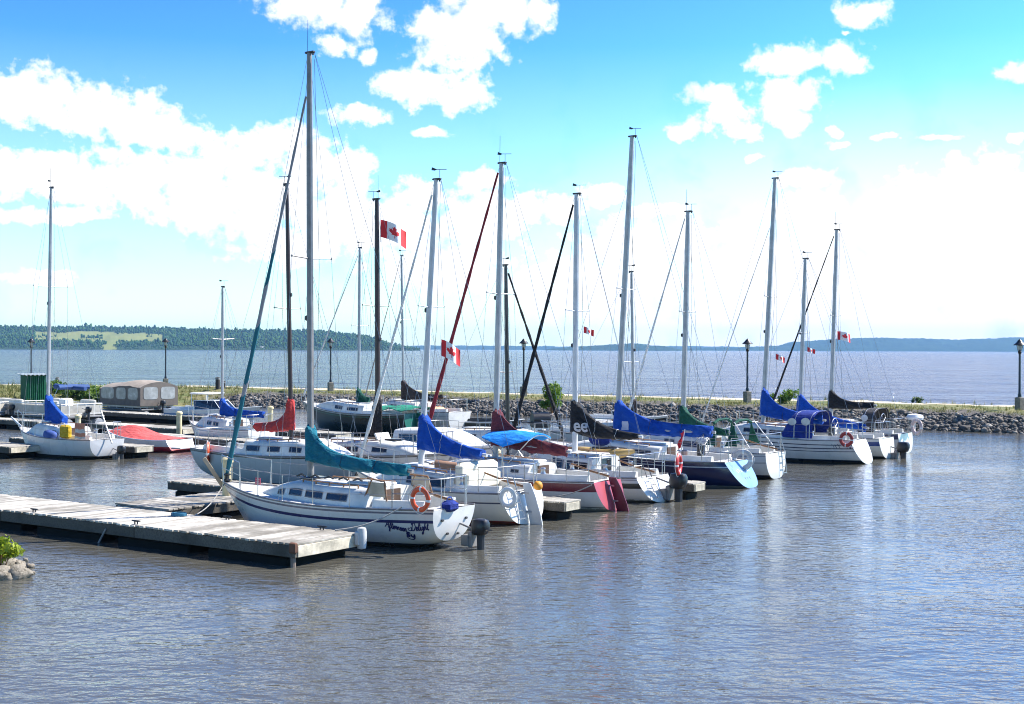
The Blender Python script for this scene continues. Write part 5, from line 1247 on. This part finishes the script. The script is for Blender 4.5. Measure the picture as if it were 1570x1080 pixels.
# green shed
p = Vector((xpx(51, 86), 86)); z0 = gz(p.x, p.y) - .1; sh = empty('shed', (p.x, p.y, z0), .62, 'small dark green corrugated metal shed on the grassy bank', 'shed')
gm = mat('green_corrugated_steel', (.008, .11, .045), .45, var=.25)
zt = zpx(51, 574, 86) - z0
def corr(a, b_, z0_, z1_, nrm_):
    a, b_ = Vector(a), Vector(b_); n_ = 40; r0, r1 = [], []
    for i in range(n_ * 2 + 1):
        q = a.lerp(b_, i / (2 * n_)) + Vector(nrm_) * (.035 * math.sin(i * PI / 4)); r0.append(Vector((q.x, q.y, z0_))); r1.append(Vector((q.x, q.y, z1_)))
    return [r0, r1]
for nm, a, b_, nr_ in (('side_wall', (-.62, -.62), (.62, -.62), (0, -1, 0)), ('side_wall', (.62, -.62), (.62, .62), (1, 0, 0)), ('side_wall', (.62, .62), (-.62, .62), (0, 1, 0)), ('side_wall', (-.62, .62), (-.62, -.62), (-1, 0, 0))):
    mb = MB(); mb.grid(corr((*a, 0), (*b_, 0), 0, zt - .06, nr_)); mb.build(nm, gm, sh)
mb = MB(); rt = []
for i in range(41):
    x = lerp(-.85, .85, i / 40); rt.append([Vector((x, y, zt + .03 * math.sin(i * PI / 3.2) + .05 * y)) for y in (-.8, .8)])
mb.grid(rt); mb.grid([[q - Vector((0, 0, .03)) for q in r] for r in rt]); mb.build('roof', mat('grey_roof_sheet', (.5, .55, .52), .4), sh)
for px, py, dd, hgt, r, lab in ((334, 597, 98, .98, .17, 'thick dark timber post on the lake side, left of the thin white mast'), (343, 597, 98.5, .7, .14, 'shorter dark timber post just right of the thick one'), (88, 592, 106, .75, .15, 'single dark timber post on the lake side near the green shed')):
    x = xpx(px, dd); o = empty('timber_post', (x, dd, gz(x, dd) - .1), 0, lab, 'post', 'dark timber posts beside the lake'); mb = MB(); mb.lathe([(r, 0), (r * 1.03, hgt * .6), (r, hgt), (r * .5, hgt + .04)], seg=12); mb.build('post_shaft', mat('tarred_timber', (.04, .035, .032), .8, var=.4), o)
    mb = MB(); mb.lathe([(r * 1.1, hgt - .14), (r * 1.1, hgt - .04)], seg=12); mb.build('post_band', mat('galvanised_band', (.25, .25, .25), .5), o)

# near bank at the lower left: stones and a shrub
def stone(label, p, d, seed, m):
    rows = []; mb = MB()
    for i in range(17):
        a = -PI / 2 * .99 + PI * .99 * i / 16; r = []
        for k in range(24):
            q = Vector((math.cos(a) * math.cos(2 * PI * k / 24), math.cos(a) * math.sin(2 * PI * k / 24), math.sin(a)))
            f = 1 + .30 * noise.noise(q * 1.3 + Vector((seed * 5, 0, 0))) + .12 * noise.noise(q * 3.5 + Vector((seed, 4, 0))) + .05 * noise.noise(q * 9); cell = noise.cell(q * 1.4 + Vector((seed, 0, 0))) * .12
            r.append(Vector((q.x * d[0], q.y * d[1], q.z * d[2])) * (f + cell))
        rows.append(r)
    mb.grid(rows, True, 0, True, True); o = mb.build('stone', m, None, ang=50); o.location = p; return tag(o, label, 'stone', 'stones at the near left bank')
ms, n, l, b = newmat('pale_shore_stone'); oc = objcoord(n); c = mix(n, l, noise_(n, l, oc, 4, 6, .7), (.14, .115, .085), (.40, .35, .28))
c = mix(n, l, ramp(n, l, noise_(n, l, oc, 9, 6, .7), [(.5, (0, 0, 0)), (.62, (1, 1, 1))]), c, (.10, .085, .06)); l.new(c, b.inputs['Base Color']); b.inputs['Roughness'].default_value = .9
bn = n.new('ShaderNodeBump'); bn.inputs['Strength'].default_value = .9; bn.inputs['Distance'].default_value = .05; l.new(noise_(n, l, oc, 7, 7, .7), bn.inputs['Height']); l.new(bn.outputs[0], b.inputs['Normal'])
q = ground(18, 886); 
for k, (px, py, d, lab) in enumerate(((24, 886, (.26, .22, .17), 'large pale stone nearest the water at the lower left'), (2, 888, (.22, .2, .16), 'pale stone cut by the left edge below the leafy shrub'), (8, 877, (.24, .2, .22), 'upper pale stone right under the leafy shrub'), (27, 877, (.16, .14, .15), 'pale stone behind the large one at the lower left'), (47, 880, (.09, .07, .04), 'flat dark stone alone in the water'), (47, 870, (.09, .07, .05), 'small brownish stone in the water beside the bank'), (40, 861, (.05, .05, .05), 'tiny pale stone in the water farthest from the bank'))):
    p = ground(px, py); stone(lab, p + Vector((0, 0, d[2] * .35)), d, k + 2, ms)
bk = MB(); rows = []
for i in range(13):
    f = i / 12
    rows.append([Vector((q.x - 3.6 * f * 1.2 + .1 * noise.noise(Vector((i, j * .7, 2))), q.y - 2.6 + j * .5 + .9 * f, -.5 + .85 * sm(0, .5, f) * sm(0, 2, j) * sm(12, 9, j) + .08 * noise.noise(Vector((i * .8, j * .8, 0))))) for j in range(13)])
bk.grid(rows); bo = bk.build('near_bank', mat('bank_soil', (.12, .10, .06), .95, bump=.5), None); tag(bo, kind='structure')
p = ground(6, 868, .2); shrub('leafy yellow green shrub at the lower left edge above the pale stones', Vector((p.x - .10, p.y + .1, .08)), .44, .82, 1700, .055, leafmat('lime_leaves', (.12, .20, .01), (.42, .48, .04), .45), seed=40, clumps=12)

# ------------------------------------------------------------------ far shores
def farmat(name, c1, c2, field=None):
    m, n, l, b = newmat(name); oc = objcoord(n); f = noise_(n, l, oc, .02, 6, .65); c = mix(n, l, ramp(n, l, f, [(.35, (0, 0, 0)), (.65, (1, 1, 1))]), c1, c2)
    if field:
        a = n.new('ShaderNodeAttribute'); a.attribute_name = 'field'; c = mix(n, l, a.outputs['Fac'], c, mix(n, l, noise_(n, l, oc, .012, 4), *field))
    l.new(c, b.inputs['Base Color']); b.inputs['Roughness'].default_value = .95; b.inputs['Specular IOR Level'].default_value = .1; return m
def ridge(name, pts, d0, d1, m, amp=3.0, step=2.0, rows_=14, seed=0, base=None, field=None, pexp=.8):
    xs = np.arange(pts[0][0], pts[-1][0] + .1, step); ty = np.interp(xs, [p[0] for p in pts], [p[1] for p in pts]); V, fd = [], []
    for r in range(rows_ + 5):
        f = r / (rows_ - 1); d = lerp(d0, d1, f)
        for x, y in zip(xs, ty):
            tp = max(.0, zpx(x, y, d1)); g_ = f ** pexp if f <= 1 else max(0, 1 - (f - 1) * 2.2)
            X = xpx(x, d if f <= 1 else d); nzv = noise.fractal(Vector((X * .012, d * .004, seed)), 1, 2, 3) * amp * 1.2 + noise.fractal(Vector((X * .06, d * .02, seed + 5)), 1, 2, 3) * amp * .8
            edge = sm(0, 4, min(x - xs[0], xs[-1] - x) / step) if base is None else 1
            V.append((X, d, -1.5 + (tp + 1.5) * g_ + nzv * sm(0, .3, f) * sm(1.5, 6, tp))); fd.append(1.0 if field and field(x, f) else 0.0)
    nx = len(xs); R_ = rows_ + 5; ii = np.arange(R_ * nx).reshape(R_, nx); Fq = np.stack([ii[:-1, :-1], ii[:-1, 1:], ii[1:, 1:], ii[1:, :-1]], -1).reshape(-1, 4)
    o = npmesh(name, np.array(V), Fq, m, smooth=True, attr={'field': fd}); return tag(o, kind='structure'), np.array(V).reshape(R_, nx, 3), np.array(fd).reshape(R_, nx), xs
LP = [(-260, 504), (-100, 503), (0, 502), (150, 502), (240, 503), (330, 505), (370, 507), (480, 508), (505, 510), (545, 513), (570, 518), (585, 523), (600, 530), (625, 533), (645, 535)]
def infield(x, f): return (52 < x < 250 and .30 < f < .72 and f < .74 - .0010 * max(0, x - 150)) or (154 + 30 * f + 4 * math.sin(f * 40) < x < 172 + 45 * f + 5 * math.sin(f * 31) and f < .35)
LM = farmat('wooded_hill_green', (.022, .045, .022), (.05, .085, .035), ((.26, .25, .08), (.15, .20, .06)))
_, HV_, HFd, hxs = ridge('far_hill', LP, 2600, 3300, LM, 2.0, 2.0, 22, 1, field=infield, pexp=.9)
def noise_arr(C): return np.array([noise.noise(Vector((c[0] * .02, c[1] * .008, 3))) for c in C])
k = 15000; rr = RNG.uniform(0, 21, k) ; ri = rr.astype(int); ci = RNG.integers(0, HV_.shape[1] - 1, k); fr_ = (rr - ri)[:, None]; fx = RNG.uniform(0, 1, (k, 1))
C = (HV_[ri, ci] * (1 - fr_) + HV_[np.minimum(ri + 1, HV_.shape[0] - 1), ci] * fr_) * (1 - fx) + HV_[ri, ci + 1] * fx
strag = (noise_arr(C) > .30) & (RNG.uniform(0, 1, k) < .5); tall = (C[:, 2] > -.6) & ((HFd[ri, ci] < .5) | strag); C = C[tall]; k = len(C); hh_ = RNG.lognormal(math.log(2.1), .34, k).clip(1, 5); 
taper = np.clip((C[:, 2] + 3) / 12, .35, 1); hh_ *= taper
forest_m, n, l, b = newmat('forest_crowns'); gi = n.new('ShaderNodeNewGeometry').outputs['Random Per Island']; l.new(ramp(n, l, gi, [(0, (.016, .048, .014)), (.55, (.034, .085, .020)), (.85, (.055, .115, .025)), (1, (.08, .13, .035))]), b.inputs['Base Color']); b.inputs['Roughness'].default_value = .9; b.inputs['Specular IOR Level'].default_value = .1
scatter_blobs('far_forest', C + np.stack([0 * hh_, 0 * hh_, hh_ * .55], 1), np.stack([hh_ * RNG.uniform(.6, 1.1, k), hh_ * .8, hh_ * RNG.uniform(.8, 2.0, k)], 1), forest_m, IV0, IF0, .35, rot=False)
# farm houses on the far shore
for k, (px, z_, s, wc, lab) in enumerate(((137, 5, 1.0, (.75, .75, .72), 'tiny white farmhouse by the far shore below the field'), (117, 4, .8, (.6, .6, .6), 'tiny pale house left of the white farmhouse on the far shore'), (145, 2.5, .8, (.5, .5, .5), 'tiny grey shed at the far waterline'), (404, 3.0, .9, (.62, .36, .26), 'tiny pinkish house on the far shore behind the tall mast'), (42, 3, .8, (.6, .58, .55), 'tiny pale house at the far left shore'), (134, 15, .7, (.7, .7, .7), 'tiny white barn up in the far field'))):
    d = 2640 + z_ * 18; x = xpx(px, d); o = empty('farmhouse', (x, d - 12, z_ - 1.5), .2 * k, lab, 'house', 'houses on the far shore')
    w, hgt = 9 * s, 4.5 * s; mb = MB(); mb.box((0, 0, hgt / 2), (w, w * .7, hgt)); mb.add([(-w / 2, -w * .35, hgt), (w / 2, -w * .35, hgt), (w / 2, w * .35, hgt), (-w / 2, w * .35, hgt), (-w / 2, 0, hgt + 2.2 * s), (w / 2, 0, hgt + 2.2 * s)], [(0, 4, 3), (1, 2, 5)]); mb.build('house_wall', mat('house_wall_%d' % k, wc, .8), o, smooth=False)
    mb = MB(); mb.grid([[(-w * .54, -w * .42, hgt - .3), (w * .54, -w * .42, hgt - .3)], [(-w * .54, 0, hgt + 2.35 * s), (w * .54, 0, hgt + 2.35 * s)], [(-w * .54, w * .42, hgt - .3), (w * .54, w * .42, hgt - .3)]]); mb.build('house_roof', mat('light_roof', (.55, .55, .56), .6), o, smooth=False)
FM = farmat('distant_wooded_green', (.020, .045, .03), (.035, .07, .04))
ridge('distant_ridge', [(560, 532), (640, 530.5), (700, 530), (780, 530.5), (850, 531.5), (950, 531.5), (1060, 531), (1130, 532), (1200, 532)], 6900, 7600, FM, 3.0, 2.5, 8, 2, pexp=.6)
ridge('wooded_island', [(832, 537), (845, 535), (870, 532.5), (905, 531.5), (925, 529.5), (945, 527), (965, 526), (985, 528), (1000, 530.5), (1020, 531.5), (1035, 534), (1046, 537)], 4300, 4600, FM, 3.0, 1.0, 10, 3, pexp=.7)
ridge('right_hill', [(1040, 536), (1060, 534), (1110, 533.5), (1150, 532.5), (1190, 530), (1215, 525), (1250, 522), (1290, 519.5), (1330, 518), (1380, 518.5), (1420, 519.5), (1470, 521), (1520, 519), (1570, 517), (1660, 514), (1800, 513), (1900, 515)], 5400, 6000, FM, 4.0, 2.0, 12, 4, pexp=.7)

# ------------------------------------------------------------------ water
def watermat(name, body, waves, rough, ior=1.45):
    m, n, l, b = newmat(name); oc = objcoord(n)
    l.new(mix(n, l, noise_(n, l, oc, .08, 3), body, scale3(body, 1.35)), b.inputs['Base Color'])
    l.new(math_(n, l, 'MULTIPLY_ADD', ramp(n, l, noise_(n, l, oc, .07, 4), [(.38, (0, 0, 0)), (.66, (1, 1, 1))]), .07, rough), b.inputs['Roughness']); b.inputs['IOR'].default_value = ior; b.inputs['Specular IOR Level'].default_value = .5 if ior > 1.3 else .38
    hsum = None
    for sc, rot, stretch, amp, det in waves:
        mp = n.new('ShaderNodeMapping'); mp.inputs['Rotation'].default_value = (0, 0, rot); mp.inputs['Scale'].default_value = (abs(sc) * stretch, abs(sc), abs(sc)); l.new(oc, mp.inputs[0])
        nf = noise_(n, l, mp.outputs[0], 1, det, .55)
        if sc < 0: nf = math_(n, l, 'SUBTRACT', .5, math_(n, l, 'ABSOLUTE', math_(n, l, 'SUBTRACT', nf, .5)))
        t = math_(n, l, 'MULTIPLY', nf, amp); hsum = t if hsum is None else math_(n, l, 'ADD', hsum, t)
    lo_, hi_ = (.45, 1.15) if ior > 1.3 else (.85, 1.0)
    gust = ramp(n, l, noise_(n, l, oc, .11, 3), [(.36, (lo_,) * 3), (.62, (hi_,) * 3)]); hsum = math_(n, l, 'MULTIPLY', hsum, gust)
    bn = n.new('ShaderNodeBump'); bn.inputs['Strength'].default_value = 1; bn.inputs['Distance'].default_value = 1; l.new(hsum, bn.inputs['Height']); l.new(bn.outputs[0], b.inputs['Normal'])
    return m
HW = watermat('harbour_water', (.076, .073, .060), [(.28, .5, .8, .03, 2), (1.0, .25, .75, .030, 3), (-2.3, -.12, .62, .060, 3), (3.6, .22, .6, .026, 4), (8.5, .3, .7, .010, 3)], .03)
LW = watermat('lake_water', (.018, .024, .062), [(.05, .1, .8, 2.4, 4), (-.24, .2, .9, 2.0, 4), (-.7, -.2, .85, .85, 4), (2.5, .3, .8, .20, 3)], .08, 1.22)
CL = [(400, -190), (160, -20), (65, 46), (27, 70.5), (6, 84), (-14, 96), (-24, 100), (-40, 96), (-400, 96)]
mb = MB(); mb.add([(-400, -60, 0), (400, -190, 0)] + [(x, y, 0) for x, y in CL[1:]], [tuple(range(2 + len(CL) - 1))]); o = mb.build('harbour_water', HW, None, smooth=False); tag(o, kind='structure')
mb = MB(); mb.add([(x, y, 0) for x, y in CL[::-1]] + [(9000, -190, 0), (9000, 7640, 0), (-9000, 7640, 0), (-9000, 96, 0)], [tuple(range(len(CL) + 4))]); o = mb.build('lake_water', LW, None, smooth=False); tag(o, kind='structure')
# ------------------------------------------------------------------ sky, sun, haze
SUN_EL, SUN_AZ = math.radians(46), math.radians(72)   # azimuth from +Y towards +X
sd = bpy.data.lights.new('sun', 'SUN'); sd.energy = 5.0; sd.angle = math.radians(.53); sd.color = (1, .95, .87)
so = bpy.data.objects.new('sun', sd); COL.objects.link(so)
sv = Vector((math.sin(SUN_AZ) * math.cos(SUN_EL), math.cos(SUN_AZ) * math.cos(SUN_EL), math.sin(SUN_EL)))
so.rotation_euler = sv.to_track_quat('Z', 'Y').to_euler(); so.location = (30, 0, 40)
w = bpy.data.worlds.new('World'); SC.world = w; w.use_nodes = True; n, l = w.node_tree.nodes, w.node_tree.links; n.clear()
out = n.new('ShaderNodeOutputWorld'); sky = n.new('ShaderNodeTexSky'); sky.sky_type = 'NISHITA'; sky.sun_disc = False; sky.sun_elevation = SUN_EL; sky.sun_rotation = SUN_AZ
sky.air_density = 1.0; sky.dust_density = .3; sky.ozone_density = 2.0
tc = n.new('ShaderNodeTexCoord'); sx = n.new('ShaderNodeSeparateXYZ'); l.new(tc.outputs['Generated'], sx.inputs[0])
U = math_(n, l, 'MULTIPLY', math_(n, l, 'ARCTAN2', sx.outputs[0], sx.outputs[1]), 20.0)
Vv = math_(n, l, 'MULTIPLY', math_(n, l, 'ARCSINE', sx.outputs[2]), 20.0)
cv_ = n.new('ShaderNodeCombineXYZ'); l.new(U, cv_.inputs[0]); l.new(Vv, cv_.inputs[1])
BL = [(60, 150, 75, 45), (130, 168, 75, 42), (200, 185, 75, 48), (265, 207, 50, 34), (5, 150, 50, 38), (0, 262, 75, 42), (60, 258, 70, 36), (120, 275, 90, 45), (200, 275, 95, 55), (285, 280, 90, 55), (350, 245, 75, 48), (425, 215, 62, 34),
      (400, 300, 120, 65), (300, 325, 100, 38), (470, 255, 66, 45), (540, 265, 38, 45), (520, 335, 110, 62), (450, 375, 120, 38), (610, 350, 90, 60), (645, 300, 50, 34), (10, 330, 60, 14), (100, 330, 60, 16), (60, 428, 70, 14),
      (480, 8, 85, 38), (545, 15, 42, 46), (510, 74, 32, 14), (563, 90, 14, 10), (700, 60, 78, 52), (655, 30, 34, 18), (750, 15, 80, 42), (825, 22, 34, 30), (640, 132, 72, 30), (710, 140, 42, 38), (545, 177, 48, 20), (663, 202, 27, 9),
      (1205, 95, 60, 22), (1292, 92, 42, 27), (1205, 150, 55, 45), (1215, 188, 30, 24), (1090, 145, 44, 20), (1112, 178, 44, 32), (1050, 195, 46, 18), (1143, 206, 26, 18), (1325, 20, 40, 18), (1302, 47, 10, 5), (1560, 110, 32, 18), (1270, 207, 14, 7), (1277, 225, 22, 7), (1352, 210, 22, 6), (1430, 214, 42, 6), (1155, 244, 12, 7),
      (735, 275, 42, 22), (740, 335, 85, 58), (810, 320, 55, 30), (860, 320, 40, 30), (920, 295, 52, 22), (1000, 325, 70, 14), (950, 375, 95, 55), (1060, 375, 85, 45), (1240, 278, 55, 22), (1235, 318, 90, 38), (1400, 295, 75, 36), (1510, 275, 95, 50), (1340, 345, 130, 60), (1490, 350, 150, 80), (1200, 410, 230, 75), (1450, 440, 240, 95), (920, 440, 190, 70), (690, 410, 130, 60), (1560, 215, 20, 8)]
mn = None
nz1 = n.new('ShaderNodeTexNoise'); nz1.inputs['Scale'].default_value = 1.1; nz1.inputs['Detail'].default_value = 8; nz1.inputs['Roughness'].default_value = .58; l.new(cv_.outputs[0], nz1.inputs['Vector'])
wp = n.new('ShaderNodeVectorMath'); wp.operation = 'MULTIPLY_ADD'; l.new(nz1.outputs['Color'], wp.inputs[0]); wp.inputs[1].default_value = (.55, .40, 0); wp.inputs[2].default_value = (-.275, -.20, 0)
ad = n.new('ShaderNodeVectorMath'); ad.operation = 'ADD'; l.new(cv_.outputs[0], ad.inputs[0]); l.new(wp.outputs[0], ad.inputs[1])
for (px, py, rx, ry) in BL:
    cu, cw = math.atan((px - CX) / FPX) * 20, math.atan((hor(px) - py) / math.hypot(FPX, px - CX)) * 20; ru, rv = rx / FPX * 20, ry / FPX * 20
    q = n.new('ShaderNodeVectorMath'); q.operation = 'MULTIPLY_ADD'; l.new(ad.outputs[0], q.inputs[0]); q.inputs[1].default_value = (1 / ru, 1 / rv, 0); q.inputs[2].default_value = (-cu / ru, -cw / rv, 0)
    L2 = n.new('ShaderNodeVectorMath'); L2.operation = 'LENGTH'; l.new(q.outputs[0], L2.inputs[0])
    mn = L2.outputs['Value'] if mn is None else math_(n, l, 'MINIMUM', mn, L2.outputs['Value'])
nz2 = n.new('ShaderNodeTexNoise'); nz2.inputs['Scale'].default_value = 3.6; nz2.inputs['Detail'].default_value = 7; nz2.inputs['Roughness'].default_value = .6; l.new(cv_.outputs[0], nz2.inputs['Vector'])
fld = math_(n, l, 'ADD', math_(n, l, 'SUBTRACT', 1.22, mn), math_(n, l, 'MULTIPLY_ADD', nz2.outputs['Fac'], 2.3, -1.15))
mr2 = n.new('ShaderNodeMapRange'); mr2.interpolation_type = 'SMOOTHSTEP'; l.new(fld, mr2.inputs[0]); mr2.inputs[1].default_value = .0; mr2.inputs[2].default_value = .75
# wide thin veil low over the right hand shore
q = n.new('ShaderNodeVectorMath'); q.operation = 'MULTIPLY_ADD'; l.new(cv_.outputs[0], q.inputs[0]); q.inputs[1].default_value = (1 / 7.5, 1 / 3.2, 0); q.inputs[2].default_value = (-5.6 / 7.5, -.3 / 3.2, 0)
L2 = n.new('ShaderNodeVectorMath'); L2.operation = 'LENGTH'; l.new(q.outputs[0], L2.inputs[0])
veil = math_(n, l, 'MULTIPLY', math_(n, l, 'SUBTRACT', 1.2, L2.outputs['Value'], clamp=True), 1.1, clamp=True)
veil2 = math_(n, l, 'MULTIPLY', math_(n, l, 'SUBTRACT', 1.0, math_(n, l, 'MULTIPLY', Vv, .22), clamp=True), .48)
dens = math_(n, l, 'MAXIMUM', mr2.outputs[0], math_(n, l, 'MAXIMUM', veil, veil2))
cc = mix(n, l, ramp(n, l, noise_(n, l, ad.outputs[0], .9, 4), [(.30, (0, 0, 0)), (.47, (1, 1, 1))]), (.72, .78, .92), (1, 1, 1))
b1 = n.new('ShaderNodeBackground'); b1.inputs[1].default_value = SKY_S
gm_ = n.new('ShaderNodeGamma'); gm_.inputs[1].default_value = 2.1; l.new(sky.outputs[0], gm_.inputs[0]); tint = mix(n, l, 1.0, gm_.outputs[0], SKY_TINT, 'MULTIPLY'); l.new(tint, b1.inputs[0])
b2 = n.new('ShaderNodeBackground'); b2.inputs[1].default_value = CLOUD_S; l.new(cc, b2.inputs[0])
ms_ = n.new('ShaderNodeMixShader'); l.new(dens, ms_.inputs[0]); l.new(b1.outputs[0], ms_.inputs[1]); l.new(b2.outputs[0], ms_.inputs[2]); l.new(ms_.outputs[0], out.inputs[0])
# haze
if HAZE > 0:
    mb = MB(); mb.box((0, 3800, 62), (18200, 7700, 128)); hz = mb.build('haze', None or bpy.data.materials.new('haze_air'), None, smooth=False); tag(hz, kind='stuff')
    hm_ = hz.data.materials[0]; hm_.use_nodes = True; n, l = nt(hm_); n.clear(); o_ = n.new('ShaderNodeOutputMaterial'); pv = n.new('ShaderNodeVolumePrincipled')
    pv.inputs['Color'].default_value = (*HAZE_C, 1); pv.inputs['Density'].default_value = HAZE; pv.inputs['Anisotropy'].default_value = .2; l.new(pv.outputs[0], o_.inputs['Volume'])
SC.view_settings.view_transform = 'Standard'; SC.view_settings.look = 'None'; SC.view_settings.exposure = EXPO; SC.view_settings.gamma = 1
SC.cycles.pixel_filter_type = 'BLACKMAN_HARRIS'; SC.cycles.filter_width = 1.05; SC.cycles.max_bounces = 8; SC.cycles.volume_bounces = 0; SC.cycles.use_denoising = True
SC.cycles.caustics_reflective = False; SC.cycles.caustics_refractive = False
print('OBJECTS', len(SC.objects))
